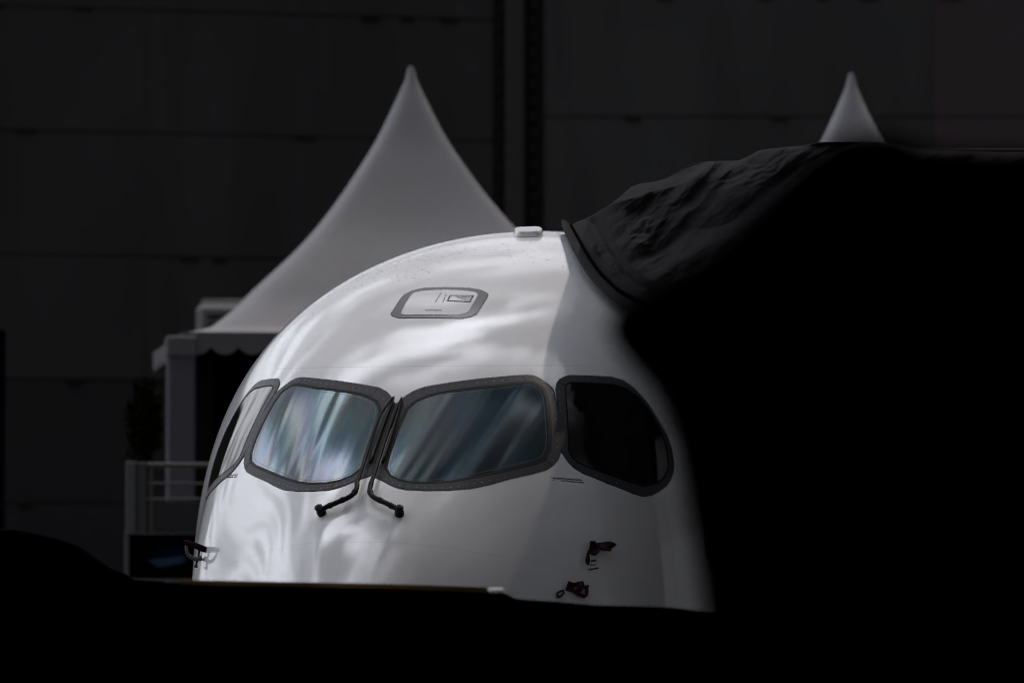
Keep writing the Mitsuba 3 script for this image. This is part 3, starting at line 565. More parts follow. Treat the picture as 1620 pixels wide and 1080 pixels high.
    'notice_placard': [[[0.105,1.944,1.494],[0.11,1.944,1.494],[0.106,1.956,1.499],[0.101,1.957,1.5]],[[0.112,1.944,1.493],[0.118,1.944,1.493],[0.114,1.956,1.499],[0.108,1.956,1.5]],[[0.12,1.944,1.493],[0.128,1.943,1.493],[0.124,1.955,1.498],[0.116,1.955,1.499]],[[0.13,1.943,1.493],[0.137,1.943,1.492],[0.133,1.954,1.498],[0.126,1.955,1.498]],[[0.144,1.942,1.492],[0.151,1.942,1.492],[0.148,1.954,1.498],[0.14,1.954,1.498]],[[0.153,1.942,1.492],[0.161,1.942,1.491],[0.158,1.953,1.497],[0.15,1.953,1.497]],[[0.163,1.942,1.491],[0.169,1.942,1.491],[0.165,1.952,1.496],[0.16,1.953,1.497]],[[0.171,1.942,1.491],[0.179,1.941,1.491],[0.176,1.952,1.496],[0.167,1.952,1.496]],[[0.181,1.941,1.491],[0.189,1.941,1.49],[0.185,1.952,1.496],[0.178,1.952,1.496]],[[0.191,1.941,1.49],[0.2,1.941,1.49],[0.196,1.952,1.495],[0.187,1.952,1.496]],[[0.202,1.941,1.49],[0.207,1.941,1.49],[0.203,1.952,1.495],[0.198,1.952,1.496]],[[0.208,1.941,1.49],[0.214,1.941,1.489],[0.211,1.952,1.495],[0.205,1.953,1.495]],[[0.216,1.941,1.489],[0.225,1.941,1.489],[0.221,1.952,1.495],[0.213,1.952,1.495]],[[0.128,1.922,1.482],[0.136,1.921,1.482],[0.133,1.933,1.488],[0.125,1.933,1.488]],[[0.138,1.921,1.482],[0.145,1.921,1.482],[0.142,1.931,1.487],[0.135,1.931,1.487]],[[0.147,1.921,1.482],[0.152,1.921,1.481],[0.149,1.932,1.487],[0.143,1.932,1.487]],[[0.154,1.921,1.481],[0.16,1.92,1.481],[0.157,1.932,1.487],[0.15,1.932,1.487]],[[0.162,1.92,1.481],[0.17,1.92,1.48],[0.166,1.931,1.486],[0.159,1.932,1.486]],[[0.172,1.92,1.48],[0.178,1.92,1.48],[0.175,1.931,1.486],[0.168,1.931,1.486]],[[0.18,1.92,1.48],[0.187,1.92,1.48],[0.183,1.932,1.486],[0.176,1.932,1.486]],[[0.189,1.92,1.48],[0.194,1.919,1.48],[0.19,1.929,1.485],[0.186,1.93,1.485]],[[0.196,1.919,1.479],[0.202,1.919,1.479],[0.198,1.931,1.485],[0.192,1.931,1.485]],[[0.209,1.919,1.479],[0.217,1.919,1.479],[0.214,1.93,1.484],[0.206,1.93,1.484]],[[0.224,1.919,1.478],[0.23,1.919,1.478],[0.227,1.929,1.483],[0.221,1.929,1.483]],[[0.232,1.919,1.478],[0.236,1.919,1.478],[0.233,1.931,1.484],[0.228,1.931,1.484]],[[0.151,1.899,1.471],[0.157,1.899,1.47],[0.154,1.91,1.476],[0.148,1.91,1.476]],[[0.164,1.898,1.47],[0.17,1.898,1.47],[0.167,1.908,1.475],[0.161,1.908,1.475]],[[0.172,1.898,1.47],[0.179,1.898,1.469],[0.175,1.909,1.475],[0.168,1.91,1.476]],[[0.181,1.898,1.469],[0.187,1.897,1.469],[0.184,1.908,1.474],[0.178,1.908,1.474]],[[0.189,1.897,1.469],[0.195,1.897,1.468],[0.192,1.909,1.474],[0.185,1.909,1.475]],[[0.197,1.897,1.468],[0.206,1.897,1.468],[0.202,1.908,1.473],[0.194,1.908,1.474]],[[0.208,1.897,1.468],[0.216,1.896,1.467],[0.213,1.907,1.473],[0.204,1.907,1.473]],[[0.218,1.896,1.467],[0.225,1.896,1.467],[0.222,1.906,1.472],[0.215,1.906,1.472]],[[0.078,1.874,1.459],[0.086,1.874,1.459],[0.083,1.885,1.464],[0.075,1.885,1.465]],[[0.088,1.874,1.459],[0.094,1.873,1.458],[0.091,1.883,1.464],[0.085,1.884,1.464]],[[0.096,1.873,1.458],[0.104,1.872,1.458],[0.101,1.882,1.463],[0.093,1.882,1.463]],[[0.112,1.872,1.458],[0.117,1.872,1.458],[0.114,1.883,1.463],[0.108,1.883,1.463]],[[0.125,1.871,1.457],[0.131,1.871,1.457],[0.128,1.881,1.462],[0.121,1.881,1.462]],[[0.133,1.871,1.457],[0.139,1.87,1.456],[0.136,1.881,1.462],[0.129,1.881,1.462]],[[0.141,1.87,1.456],[0.146,1.87,1.456],[0.143,1.879,1.461],[0.138,1.879,1.461]],[[0.148,1.87,1.456],[0.153,1.87,1.456],[0.15,1.879,1.461],[0.145,1.879,1.461]],[[0.155,1.869,1.456],[0.163,1.869,1.455],[0.16,1.878,1.46],[0.152,1.879,1.46]],[[0.165,1.869,1.455],[0.173,1.869,1.455],[0.17,1.878,1.46],[0.162,1.878,1.46]],[[0.174,1.869,1.455],[0.184,1.868,1.454],[0.181,1.877,1.459],[0.172,1.878,1.46]],[[0.196,1.868,1.454],[0.201,1.868,1.454],[0.198,1.878,1.459],[0.193,1.878,1.459]],[[0.203,1.868,1.454],[0.212,1.868,1.453],[0.208,1.878,1.458],[0.2,1.878,1.459]],[[0.214,1.868,1.453],[0.218,1.868,1.453],[0.215,1.876,1.457],[0.211,1.876,1.458]],[[0.22,1.867,1.453],[0.224,1.867,1.452],[0.221,1.877,1.457],[0.217,1.877,1.458]],[[0.226,1.867,1.452],[0.234,1.867,1.452],[0.231,1.878,1.458],[0.223,1.878,1.458]]],
    'hatch_lines': [[-0.047,1.862,1.448],[-0.051,2.042,1.535],[0.017,1.865,1.45],[0.0,2.004,1.517]],
}


KB = np.array([-1.3, -0.9, -0.4, 0.2, 0.9, 1.7, 2.7, 4., 6., 9.])
WIDTH = CubicSpline(KB, [0.1993, 0.5101, 0.8988, 1.3125, 1.8213, 2.0842, 2.4193, 2.5962, 2.85, 2.98], bc_type=('natural', (1, 0)))
CROWN = CubicSpline(KB, [-1.5676, -1.0384, -0.3904, 0.1626, 0.8117, 1.3625, 1.7985, 2.1203, 2.1509, 2.1509], bc_type=('natural', (1, 0)))
WAIST = CubicSpline([-1.3, 0.5, 2.5, 6, 9], [-1.5976, -1.957, -1.16, -0.8991, -0.8991])
NEXP = 2.6073


def section(b):
    bb = np.clip(b, -1.3, 9.0)
    k = np.sqrt(np.clip(1 - (np.clip(-0.9 - bb, 0, 0.4) / 0.4) ** 2, 0, 1))
    z = WAIST(bb)
    return np.maximum(WIDTH(bb) * k, 0.004), z, np.maximum((CROWN(bb) - z) * k, 0.004), NEXP + (2.03 - NEXP) * sm((bb - 1.0) / 5)


def level(q):
    """Roughly the distance of the points q (aircraft coordinates) from the skin."""
    w, z, h, n = section(q[..., 1])
    r = ((np.abs(q[..., 0]) / w) ** n + (np.abs(q[..., 2] - z) / h) ** n) ** (1 / n)
    return (r - 1) * np.minimum(w, h)


def normal(q):
    e = 1e-3
    g = np.stack([level(q + e * v) - level(q - e * v) for v in np.eye(3)], -1)
    return g / np.linalg.norm(g, axis=-1, keepdims=True)


def world(q):
    q = np.asarray(q, float)
    return ORG + q[..., :1] * LAT + q[..., 1:2] * AFT + q[..., 2:3] * np.array([0, 0, 1.0])


def wmesh(V, F):
    return trimesh.Trimesh(world(V), F, process=False)


bs = np.concatenate([-1.3 + 0.4 * (1 - np.cos(np.linspace(0, np.pi / 2, 20))), np.linspace(-0.88, 6.0, 300), np.linspace(6.1, 16, 40)])
ph = np.linspace(0, 2 * np.pi, 361)
w_, z_, h_, n_ = (x[:, None] for x in section(bs))
rr = ((np.abs(np.cos(ph)) / w_) ** n_ + (np.abs(np.sin(ph)) / h_) ** n_) ** (-1 / n_)
body = grid(world(np.stack([rr * np.cos(ph), np.broadcast_to(bs[:, None], rr.shape), z_ + rr * np.sin(ph)], -1)))
body.merge_vertices()
body.invert() if body.volume < 0 else None
put('airliner__fuselage', body, 'white_paint', smooth=True)
tag('airliner', 'nose of a white airliner with dark framed cockpit windows, half hidden by black covers', 'airplane')


class Chart:
    """A flat chart over a patch of the skin; lift() lays chart points on the skin."""
    def __init__(self, pts):
        p = np.asarray(pts, float)
        self.c = p.mean(0)
        n = normal(self.c[None])[0]
        u = np.cross([0, 0, 1.0], n)
        self.u = u / np.linalg.norm(u)
        self.v, self.n = np.cross(n, self.u), n

    def flat(self, p):
        d = np.asarray(p, float) - self.c
        return np.stack([d @ self.u, d @ self.v], -1)

    def lift(self, xy):
        P = self.c + xy[:, :1] * self.u + xy[:, 1:2] * self.v
        t = np.zeros(len(P))
        lo, hi = np.full(len(P), -0.9), np.full(len(P), 0.5)
        for _ in range(40):
            t = (lo + hi) / 2
            out = level(P + t[:, None] * self.n) > 0
            hi = np.where(out, t, hi)
            lo = np.where(out, lo, t)
        return P + t[:, None] * self.n


def dense(coords, step):
    ls = LineString(coords)
    n = max(int(ls.length / step), 4)
    return np.array([ls.interpolate(i / n, normalized=True).coords[0] for i in range(n)])


def sheet(poly, ch, lo, hi, step=0.02, crumple=None):
    """A thin plate following the skin over a chart polygon, from lo to hi above the skin."""
    rings = [dense(poly.exterior.coords, step)] + [dense(r.coords, step) for r in poly.interiors]
    x0, y0, x1, y1 = poly.bounds
    gx, gy = np.meshgrid(np.arange(x0, x1, step), np.arange(y0, y1, step))
    ins = np.stack([gx.ravel(), gy.ravel()], 1)
    core = poly.buffer(-step * 0.55)
    ins = ins[shapely.contains_xy(core, ins[:, 0], ins[:, 1])] if not core.is_empty else ins[:0]
    P = np.vstack(rings + [ins])
    tri = Delaunay(P).simplices
    c = P[tri].mean(1)
    tri = tri[shapely.contains_xy(poly, c[:, 0], c[:, 1])]
    a = P[tri]
    area = np.cross(a[:, 1] - a[:, 0], a[:, 2] - a[:, 0])
    tri = tri[np.abs(area) > 1e-9]
    area = area[np.abs(area) > 1e-9]
    tri = np.where((area > 0)[:, None], tri, tri[:, ::-1])
    S = ch.lift(P)
    N = normal(S)
    top = S + N * (hi if crumple is None else (hi + crumple(S))[:, None])
    bot = S + N * (lo if crumple is None else (lo + crumple(S))[:, None])
    e = np.vstack([tri[:, [0, 1]], tri[:, [1, 2]], tri[:, [2, 0]]])
    key = {tuple(x) for x in e.tolist()}
    rim = np.array([x for x in e.tolist() if (x[1], x[0]) not in key])
    n = len(P)
    F = np.vstack([tri, tri[:, ::-1] + n, np.stack([rim[:, 1], rim[:, 0], rim[:, 0] + n], 1), np.stack([rim[:, 1], rim[:, 0] + n, rim[:, 1] + n], 1)])
    return np.vstack([top, bot]), F


def lay(key, VF, bsdf, mirror=False, smooth=35):
    V, F = VF
    if mirror:
        V, F = V * [-1, 1, 1], F[:, ::-1]
    return put(key, wmesh(V, F), bsdf, smooth=smooth)


def rounded(p, r):
    return p.buffer(r).buffer(-2 * r).buffer(r)


def biggest(g):
    return g if g.geom_type == 'Polygon' else max(g.geoms, key=lambda q: q.area)


DROP = trimesh.creation.icosphere(1, 1.0)


def beads(S, N, size, flat=0.5):
    """One small dome at each point S."""
    out = []
    for s, n, r in zip(S, N, size):
        m = DROP.copy()
        v = np.array(m.vertices) * r
        v = v - np.outer(v @ n, n) * (1 - flat)
        out.append(trimesh.Trimesh(world(s + v), m.faces, process=False))
    return cat(out)


def window(name, outer, glass, seams, gasket, glass_mat, gap):
    """Builds one window from its outline on the aircraft's port side and the same one mirrored to the other side."""
    ch = Chart(outer)
    po, pg = Polygon(ch.flat(outer)).buffer(0), Polygon(ch.flat(glass)).buffer(0)
    po, pg = rounded(po, 0.012), rounded(pg, 0.02)
    inner = pg.buffer(gasket)
    cuts = [LineString(ch.flat(s)).buffer(0.0028, cap_style=2) for s in seams]
    metal = po.difference(inner).intersection(po)
    for c in cuts:
        metal = metal.difference(c)
    pieces = [g_ for g_ in getattr(metal, 'geoms', [metal]) if g_.area > 0.001]
    base_ring = biggest(po.buffer(0.004).difference(pg.buffer(-0.006)))
    lip = biggest(pg.buffer(gasket - 0.006).difference(pg.buffer(0.004)))
    mid = pg.buffer(gasket + 0.045)
    pts = dense(mid.exterior.coords, 0.068)
    ok = shapely.contains_xy(po.buffer(-0.018), pts[:, 0], pts[:, 1]) & ~shapely.contains_xy(inner.buffer(0.012), pts[:, 0], pts[:, 1])
    for mirror in (False, True):
        key = free(f'airliner__{name}')
        lay(key, sheet(pg, ch, 0.001, 0.007, 0.018), glass_mat, mirror)
        lay(f'{key}__gasket', sheet(base_ring, ch, 0.001, 0.006, 0.02), 'black_rubber', mirror)
        lay(f'{key}__seal_lip', sheet(lip, ch, 0.004, 0.011, 0.02), 'black_rubber', mirror)
        if name == 'windshield':
            lay(f'{key}__glass_edge', sheet(biggest(pg.buffer(-0.017).difference(pg.buffer(-0.0215))), ch, 0.006, 0.0085, 0.012), 'glass_edge', mirror)
        for g_ in pieces:
            lay(free(f'{key}__frame'), sheet(g_, ch, 0.002, 0.010, 0.018), 'grey_frame_metal', mirror)
        if ok.sum():
            S = ch.lift(pts[ok])
            N = normal(S)
            S = S + N * 0.010
            if mirror:
                S, N = S * [-1, 1, 1], N * [-1, 1, 1]
            put(f'{key}__rivet', beads(S, N, np.full(len(S), 0.0040), 0.45), 'rivet_metal', smooth=True)
            labels[f'{key}__rivet'] = {'kind': 'stuff'}


half = [p for p in TR['ws_outer']]
half = [[max(p[0], 0.003), p[1], p[2]] for p in half]
window('windshield', half, TR['ws_glass'], TR['ws_seams'], 0.026, 'windshield_glass', 0)
window('side_window', TR['sw_outer'], TR['sw_glass'], TR['sw_seams'], 0.014, 'side_glass', 0)
# escape hatch
ch = Chart(TR['hatch_outer'])
po, pi_ = Polygon(ch.flat(TR['hatch_outer'])).buffer(0), Polygon(ch.flat(TR['hatch_inner'])).buffer(0)
po = rounded(po, 0.03)
lay('airliner__escape_hatch', sheet(pi_.buffer(-0.004), ch, 0.001, 0.007, 0.02), 'white_paint')
lay('airliner__escape_hatch__frame', sheet(biggest(po.difference(pi_)), ch, 0.001, 0.005, 0.02), 'hatch_grey')
ed = po.buffer(0.006).difference(po.buffer(0.0))
lay('airliner__escape_hatch__edge', sheet(biggest(ed), ch, 0.0005, 0.003, 0.012), 'black_print')
labels['airliner__windshield'] = {'label': 'darker teal front windshield, right of the wipers'}
labels['airliner__windshield_001'] = {'label': 'bright front windshield full of cloud reflections, left of the wipers'}
labels['airliner__side_window'] = {'label': 'black side window at the right'}
labels['airliner__side_window_001'] = {'label': 'pale reflecting side window at the left edge of the nose'}
labels['airliner__escape_hatch'] = {'label': 'white escape hatch in a grey frame on the forehead'}


def strokes(quads, lift):
    V, F = [], []
    for q in quads:
        q = np.array(q, float)
        q = q + normal(q) * (lift - level(q))[:, None]
        n = np.cross(q[1] - q[0], q[2] - q[0])
        k = len(V)
        o = normal(q.mean(0)[None])[0]
        idx = [0, 1, 2, 3] if n @ o > 0 else [3, 2, 1, 0]
        V += [q[i] for i in idx] + [q[i] - o * 0.002 for i in idx]
        F += [[k, k + 1, k + 2], [k, k + 2, k + 3]]
        for i in range(4):
            j = (i + 1) % 4
            F += [[k + j, k + i, k + 4 + i], [k + j, k + 4 + i, k + 4 + j]]
    return wmesh(np.array(V), np.array(F))


pl = np.array(TR['placard'])
pq = Polygon(ch.flat(pl)).buffer(0)
lay('airliner__escape_hatch__placard', sheet(biggest(pq.difference(pq.buffer(-0.011))), ch, 0.006, 0.0095, 0.01), 'black_print')
put('airliner__escape_hatch__lettering', strokes(TR['notice_placard'] + TR['notice_hatch'], 0.0105), 'grey_print')
hl = TR['hatch_lines']
for i in (0, 2):
    d = LineString(ch.flat(np.array(hl[i:i + 2]))).buffer(0.0035, cap_style=2)
    lay(free('airliner__escape_hatch__seam'), sheet(d, ch, 0.006, 0.0085, 0.006), 'grey_print')
for k in ('notice_right', 'notice_left', 'notice_probe'):
    put(free('airliner__lettering'), strokes(TR[k], 0.004), 'black_print')

# wipers
for i, wdef in enumerate(TR['wiper']):
    key = free('airliner__wiper')
    knob = np.array(wdef['knob'][0])
    n = normal(knob[None])[0]
    kn = [knob - n * 0.05, knob - n * 0.01, knob + n * 0.012, knob + n * 0.04, knob + n * 0.05]
    put(key, tube(world(curve(wdef['lower'], 40)), 0.0205, 14), 'wiper_black', smooth=45)
    put(f'{key}__pivot', tube(world(np.array(kn)), [0.036, 0.038, 0.030, 0.034, 0.022], 20), 'wiper_black', smooth=45)
    put(f'{key}__arm', tube(world(curve(wdef['upper'], 40)), np.linspace(0.017, 0.007, 40), 12), 'wiper_black', smooth=45)
    bl = curve(wdef['blade'], 40)
    put(f'{key}__blade', tube(world(bl), np.interp(np.linspace(0, 1, 40), [0, .06, .5, .95, 1], [0.010, 0.020, 0.018, 0.012, 0.006]), 10), 'black_rubber', smooth=45)
    up = curve(wdef['upper'], 40)
    put(f'{key}__spray_pipe', tube(world(up[8:26] + np.array([-0.024 if i == 0 else 0.024, 0, 0.004])), 0.0032, 8), 'probe_metal', smooth=45)
    dn = np.array(wdef['lower'])
    cl_ = [world(dn[k] + (dn[k + 1] - dn[k]) * 0.5) for k in (1, 2, 4)]
    ms = []
    for c, k in zip(cl_, (1, 2, 4)):
        d = world(dn[k + 1]) - world(dn[k])
        d /= np.linalg.norm(d)
        ms.append(tube([c - d * 0.012, c, c + d * 0.012], 0.0245, 14))
    put(f'{key}__clamp', cat(ms), 'wiper_black', smooth=45)
labels['airliner__wiper'] = {'label': 'black windscreen wiper on the left, its foot bent to the left'}
labels['airliner__wiper_001'] = {'label': 'black windscreen wiper on the right, its foot bent to the right'}

# antenna on the crown
an = np.array(TR['antenna'][0])
an = an - normal(an[None])[0] * level(an[None])[0]
nn = normal(an[None])[0]
pts = []
for k, (s, zz) in enumerate(((0.94, -0.02), (1.0, 0.008), (0.985, 0.028), (0.93, 0.044), (0.86, 0.05))):
    t = np.linspace(0, 2 * np.pi, 40, endpoint=False)
    x = 0.122 * s * np.sign(np.cos(t)) * np.abs(np.cos(t)) ** 0.45
    y = 0.20 * s * np.sign(np.sin(t)) * np.abs(np.sin(t)) ** 0.7
    pts.append(np.stack([x, y, np.full(40, zz)], 1))
pts = np.vstack(pts)
e1 = np.array([math.cos(PSI), math.sin(PSI), 0.0])      # faces the camera squarely
e1 = e1 - nn * (e1 @ nn)
e1 /= np.linalg.norm(e1)
e2 = np.cross(nn, e1)
put('airliner__antenna', trimesh.convex.convex_hull(world(an + pts[:, :1] * e1 + pts[:, 1:2] * e2 + pts[:, 2:3] * nn)), 'white_paint', smooth=30)
for sx in (-0.055, 0.05):
    c = an + e1 * sx - e2 * 0.185 * np.sign(e2[1]) + nn * 0.035
    put(free('airliner__antenna__screw'), wmesh(np.array(DROP.vertices) * [0.010, 0.006, 0.004] + c, DROP.faces), 'black_print', smooth=True)
labels['airliner__antenna'] = {'label': 'flat white antenna pad on top of the fuselage'}

# rain drops left on the crown
rg = np.random.default_rng(21)
S, R = [], []
while len(S) < 2400:
    b = rg.uniform(2.3, 5.2)
    a = rg.uniform(-1.9, 1.7)
    w, z, h, n = section(np.array([b]))
    if abs(a) > w[0] * 0.95:
        continue
    c = z[0] + h[0] * (1 - (abs(a) / w[0]) ** n[0]) ** (1 / n[0])
    q = np.array([a, b, c])
    if meshkit.fbm(q[None] * 1.6 + 3.0, 3, 2)[0] < rg.uniform(0.38, 0.62) - 0.10 * (b > 3.3):
        continue
    S.append(q)
    R.append(0.0025 + 0.0055 * rg.random() ** 2.2)
S = np.array(S)
put('airliner__water_droplet', beads(S, normal(S), R, 0.45), 'droplet_water', smooth=True)
labels['airliner__water_droplet'] = {'kind': 'stuff', 'label': 'tiny rain drops on the crown of the fuselage'}


# red covers on the probes
def crumple(seed, amp):
    return lambda q: amp * (meshkit.fbm(q * 13.0 + seed, 3, seed) - 0.35)


for nm, k, mat, txt in (('probe_streamer', 'cloth1', 'black_strap', 'dark crumpled warning streamer hanging above black lettering on the lower right of the nose'),
                        ('probe_cover', 'cloth2', 'red_cloth', 'dark red cloth probe cover with two loops, lowest on the right of the nose')):
    chs = Chart(TR[k])
    pg = Polygon(chs.flat(TR[k])).buffer(0)
    pg = biggest(pg)
    lay(f'{nm}__cloth', sheet(pg, chs, 0.028, 0.036, 0.012, crumple(4, 0.075)), 'red_cloth', smooth=50)
    n = normal(chs.c[None])[0]
    put(f'{nm}__probe', tube(world(np.array([chs.c - n * 0.02, chs.c + n * 0.03, chs.c + n * 0.055])), [0.02, 0.016, 0.006], 12), 'probe_metal', smooth=40)
    tag(nm, txt, 'cover')
put('probe_cover__strap', tube(world(curve(TR['loop2a'], 24)), 0.009, 8), 'black_strap', smooth=60)
put('probe_cover__strap_001', cat([tube(world(curve(TR['loop2b'], 24)), 0.013, 8), tube(world(curve(TR['loop2c'], 24)), 0.015, 8)]), 'red_cloth', smooth=60)
st = np.array(TR['cloth1'])
put('probe_streamer__strap', tube(world(curve(np.array([st[2], st[14], st[11]]) + normal(st[[2, 14, 11]]) * 0.05, 20)), 0.012, 8), 'black_strap', smooth=60)

base = world(np.array(TR['probe_left']))[0]
ddx = np.array([1.0, 0, 0])


def off(x, z):
    return base + np.array([x * 0.005, -0.03, -z * 0.005])


put('probe_cover_001__sleeve', tube([off(-34, -11), off(-31, -11), off(-16, -6), off(-2, 0), off(6, 3)], [0.012, 0.020, 0.024, 0.026, 0.018], 16), 'red_dark_cloth', smooth=40)
put('probe_cover_001__bracket', tube(curve([off(-30, -6), off(-29, 4), off(-24, 12), off(-14, 16), off(-4, 14)], 24), np.linspace(0.010, 0.022, 24), 12), 'probe_metal', smooth=40)
put('probe_cover_001__strap', tube(curve([off(-9, 0), off(-10, 12), off(-13, 22), off(-14, 26)], 20), 0.009, 8), 'black_strap', smooth=40)
put('probe_cover_001__buckle', box(*(v for ab_ in zip(off(-17, 30) - [0, .01, 0], off(-11, 26) + [0, .01, 0]) for v in ab_), 0.003), 'black_strap')
tag('probe_cover_001', 'dark red sleeve cover on a probe sticking out at the left edge of the nose', 'cover')

# ---------------------------------------------------------------- black tarpaulin over the thing at right
top_px = [(893, 357, 74.3), (905, 350, 74.2), (918, 344, 74.1), (932, 338, 73.6), (945, 331, 72.6), (960, 322, 72.0), (980, 307, 71.8), (1000, 290, 71.85), (1015, 285, 71.82), (1030, 283, 71.79), (1048, 279, 71.74), (1075, 266, 71.67), (1100, 253, 71.6), (1128, 250, 71.54), (1165, 249, 71.45), (1182, 243, 71.41), (1205, 232, 71.34), (1240, 228, 71.21), (1270, 225, 71.11), (1300, 220, 71.0), (1360, 219, 70.94), (1400, 221, 70.9), (1440, 229, 70.87), (1480, 233, 70.83), (1720, 236, 70.6)]
rim_px = [(893, 362, 74.3), (910, 392, 72.95), (935, 428, 72.25), (970, 463, 71.95), (1020, 495, 71.8), (1065, 550, 71.5), (1100, 680, 71.2), (1125, 850, 71.0), (1135, 1000, 71.0), (1140, 1150, 71.0)]
TOP = curve([at(*p) for p in top_px], 640)
rimc = curve([at(*p) for p in rim_px], 900)
rimc = np.vstack([rimc[:400], rimc[400::4]])
RIM = np.vstack([rimc, np.linspace(rimc[-1], [rimc[-1][0], rimc[-1][1], 0.0], 30)[1:]])
nu, nv = len(TOP), len(RIM)
dT = TOP - TOP[0]
un = np.linspace(0, 1, nu)[:, None]
fz = (RIM[:, 2] / RIM[0, 2])[None, :]
drop = np.clip((RIM[0, 2] - RIM[:, 2]) / 1.5, 0, 1)[None, :]
bulge = 0.50 * sm(un / 0.3) * drop ** 0.62
P = np.zeros((nu, nv, 3))
P[..., 0] = RIM[None, :, 0] + dT[:, None, 0]
P[..., 2] = RIM[None, :, 2] + dT[:, None, 2] * fz
P[..., 1] = TOP[:, None, 1] + (TOP[0, 1] - TOP[:, None, 1]) * 0.55 * (1 - sm((un - 0.10) / 0.22)) * sm(drop / 0.06) + (RIM[None, :, 1] - RIM[0, 1]) * (1 - 0.8 * sm(un / 0.45)) - bulge
# drape: creases running down and to the left from the high points of the ridge
x, z = P[..., 0], P[..., 2]
def fold(t):
    return 2 * np.abs(t - np.floor(t) - 0.5)                       # a zigzag: flat facets that meet in creases


def nz(f, k):
    return meshkit.fbm(np.stack([x * f, z * f, x * 0 + k], -1), 3, k)


s1, s2 = (x * 0.80 + z * 0.60), (-x * 0.60 + z * 0.80)             # along and across the main creases
c1 = fold(s2 * 1.15 + 0.9 * nz(0.9, 3) + 0.25 * s1)
c2 = fold(s2 * 2.3 - 0.35 * s1 + 1.0 * nz(1.0, 5))
c3 = fold(s2 * 3.4 + 0.45 * s1 + 1.2 * nz(1.2, 7))
c4 = fold(s2 * 5.5 + 0.5 * s1 + 1.5 * nz(1.7, 9))
c5 = fold(s2 * 7.5 - 1.2 * s1 + 1.8 * nz(2.0, 13))
c6 = fold(s2 * 11.0 + 2.0 * s1 + 3.4 * nz(4.0, 17))
c7 = fold(x * 13.0 + z * 5.0 + 4.0 * nz(5.0, 19))
mask = sm((nz(1.1, 15) - 0.36) / 0.25)
edge = sm(un / 0.05) * sm(np.linspace(0, 1, nv)[None, :] / 0.05)
disp = edge * np.exp(-drop * 0.2) * (0.21 * (c1 - .5) + (0.3 + 0.7 * mask) * (0.12 * (c2 - .5) + 0.075 * (c3 - .5) + 0.06 * (c4 - .5) + 0.035 * (c5 - .5) + 0.014 * (c6 - .5) + 0.006 * (c7 - .5)))
P[..., 1] -= disp
P[..., 2] += 0.3 * disp * np.sqrt(np.clip(drop, 0, 1))
# the far side falls away behind the ridge
back = np.linspace(0.0, 1.0, 14)[None, ::-1][..., None]
deep = (0.06 + 2.6 * sm((un - 0.09) / 0.3))[..., None]
Bk = P[:, :1] + np.concatenate([0 * back * deep, back * deep, -0.9 * back ** 2 * (0.4 + 0.3 * deep)], -1)
put('black_cover__cloth', grid(np.concatenate([Bk[:, :-1], P], 1)), 'tarp_cloth', smooth=16)
# flat sewn hem along the left edge, a black tube painted as the shade in the gap behind it
hc = rimc[10:480:3]
tt = np.gradient(hc, axis=0)
tt /= np.linalg.norm(tt, axis=1, keepdims=True)
side = np.cross(tt, np.array([0.15, -1.0, 0.1]))
side /= np.linalg.norm(side, axis=1, keepdims=True)
side *= np.sign(side[:, :1]) * -1                                  # towards the free edge
frontw = np.cross(side, tt)
frontw *= -np.sign(frontw[:, 1:2])
th = np.linspace(0, 2 * np.pi, 25)
rib = 1 + 0.10 * (meshkit.fbm(hc * 5.0, 3, 2) - 0.5)
ell = hc[:, None] + side[:, None] * 0.022 + (np.cos(th)[None, :, None] * side[:, None] * 0.042 * rib[:, None, None] + np.sin(th)[None, :, None] * frontw[:, None] * 0.016) + frontw[:, None] * 0.05
put('black_cover__hem', grid(ell), 'tarp_cloth', smooth=True)
put('black_cover__gap_shade', tube(hc - side * 0.030 + frontw * 0.055, 0.014, 12), 'tarp_dark', smooth=50)
put('black_cover__ridge_pole', tube([at(1440, 236.5, 69.5), at(1540, 237, 69.5), at(1750, 237, 69.5)], [0.003, 0.006, 0.007], 8), 'probe_metal', smooth=40)
tag('black_cover', 'crumpled black tarpaulin cover with rolled hem standing against the right of the nose', 'cover')

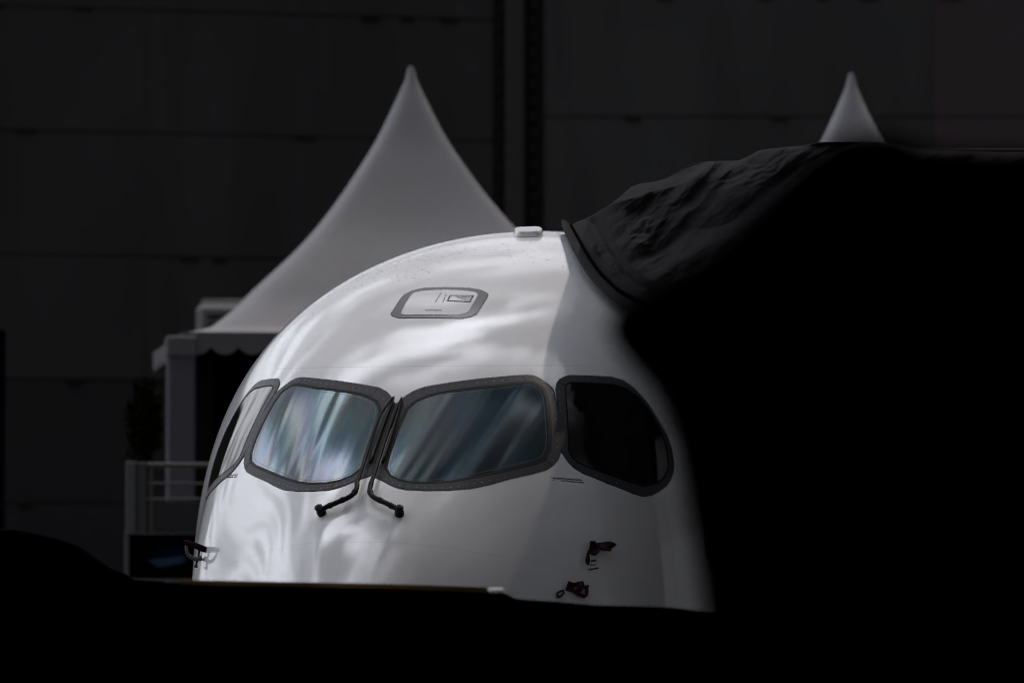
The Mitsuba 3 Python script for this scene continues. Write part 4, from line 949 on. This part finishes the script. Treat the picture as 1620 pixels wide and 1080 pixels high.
# ---------------------------------------------------------------- dark things close to the camera, out of focus
op = [(1124, 1000), (1120, 965), (1111, 900), (1094, 800), (1074, 700), (1048, 625), (1006, 572), (976, 533), (966, 506), (988, 478), (1042, 447), (1105, 408), (1160, 362), (1212, 312), (1258, 266), (1302, 232), (1342, 213),
      (1390, 208), (1430, 217), (1475, 233), (1760, 239)]
Yb = 19.0  # added black shape: its blurred edge lays a dark fade over the right
pts = [at(px, py, Yb)[[0, 2]] for px, py in op]
crv = curve(np.array(pts), 120)
outl = [(crv[0][0], 0.0)] + [tuple(c) for c in crv] + [(crv[-1][0], 0.0)]
put('added_dark_shape', prism(outl, Yb, Yb + 0.5), 'velvet_black', smooth=35)
tag('added_dark_shape', 'added out of focus black shape that darkens the right side', 'added_shape')

Yf = 55.0
ridge = [(-60, 903), (0, 905), (90, 910), (197, 915), (280, 921), (345, 923), (470, 925), (600, 928), (700, 931), (780, 934), (800, 938), (814, 945), (870, 950), (960, 957), (1060, 960), (1115, 967), (1300, 985), (1720, 1000)]
rp = curve(np.array([at(px, py, Yf)[[0, 2]] for px, py in ridge]), 160)
rp[:, 1] += 0.006 * (meshkit.fbm(np.stack([rp[:, 0] * 5, rp[:, 0] * 0, rp[:, 0] * 0], -1), 4, 3) - 0.5)
outl = [(rp[0][0], 0.0)] + [tuple(c) for c in rp] + [(rp[-1][0], 0.0)]
put('black_barrier__wall', prism(outl, Yf, Yf + 0.5), 'velvet_black', smooth=35)
cp = curve(np.array([at(px, py, Yf)[[0, 2]] for px, py in [(285, 921), (345, 922), (470, 924.5), (600, 927), (700, 930), (770, 933)]]), 60)
put('black_barrier__top_board', prism([tuple(c) for c in cp + [0, 0.016]] + [tuple(c) for c in (cp + [0, -0.012])[::-1]], Yf - 0.05, Yf - 0.002), 'brown_board')
cm = at(785, 934, Yf)
put('black_barrier__end_cap', box(cm[0] - 0.05, cm[0] + 0.05, Yf - 0.06, Yf + 0.03, cm[2] - 0.012, cm[2] + 0.018, 0.01), 'white_plastic')
tag('black_barrier', 'long black out of focus barrier with brown top board along the bottom', 'barrier')

lump = [(-90, 842), (-40, 839), (20, 838), (60, 845), (100, 855), (130, 872), (160, 893), (200, 912), (215, 940)]
lp = curve(np.array([at(px, py, 58.0)[[0, 2]] for px, py in lump]), 60)
put('covered_equipment', prism([(lp[0][0], 0.0)] + [tuple(c) for c in lp] + [(lp[-1][0], 0.0)], 58.0, 59.2), 'velvet_black', smooth=35)
tag('covered_equipment', 'rounded black covered hump rising behind the barrier at far left', 'equipment')
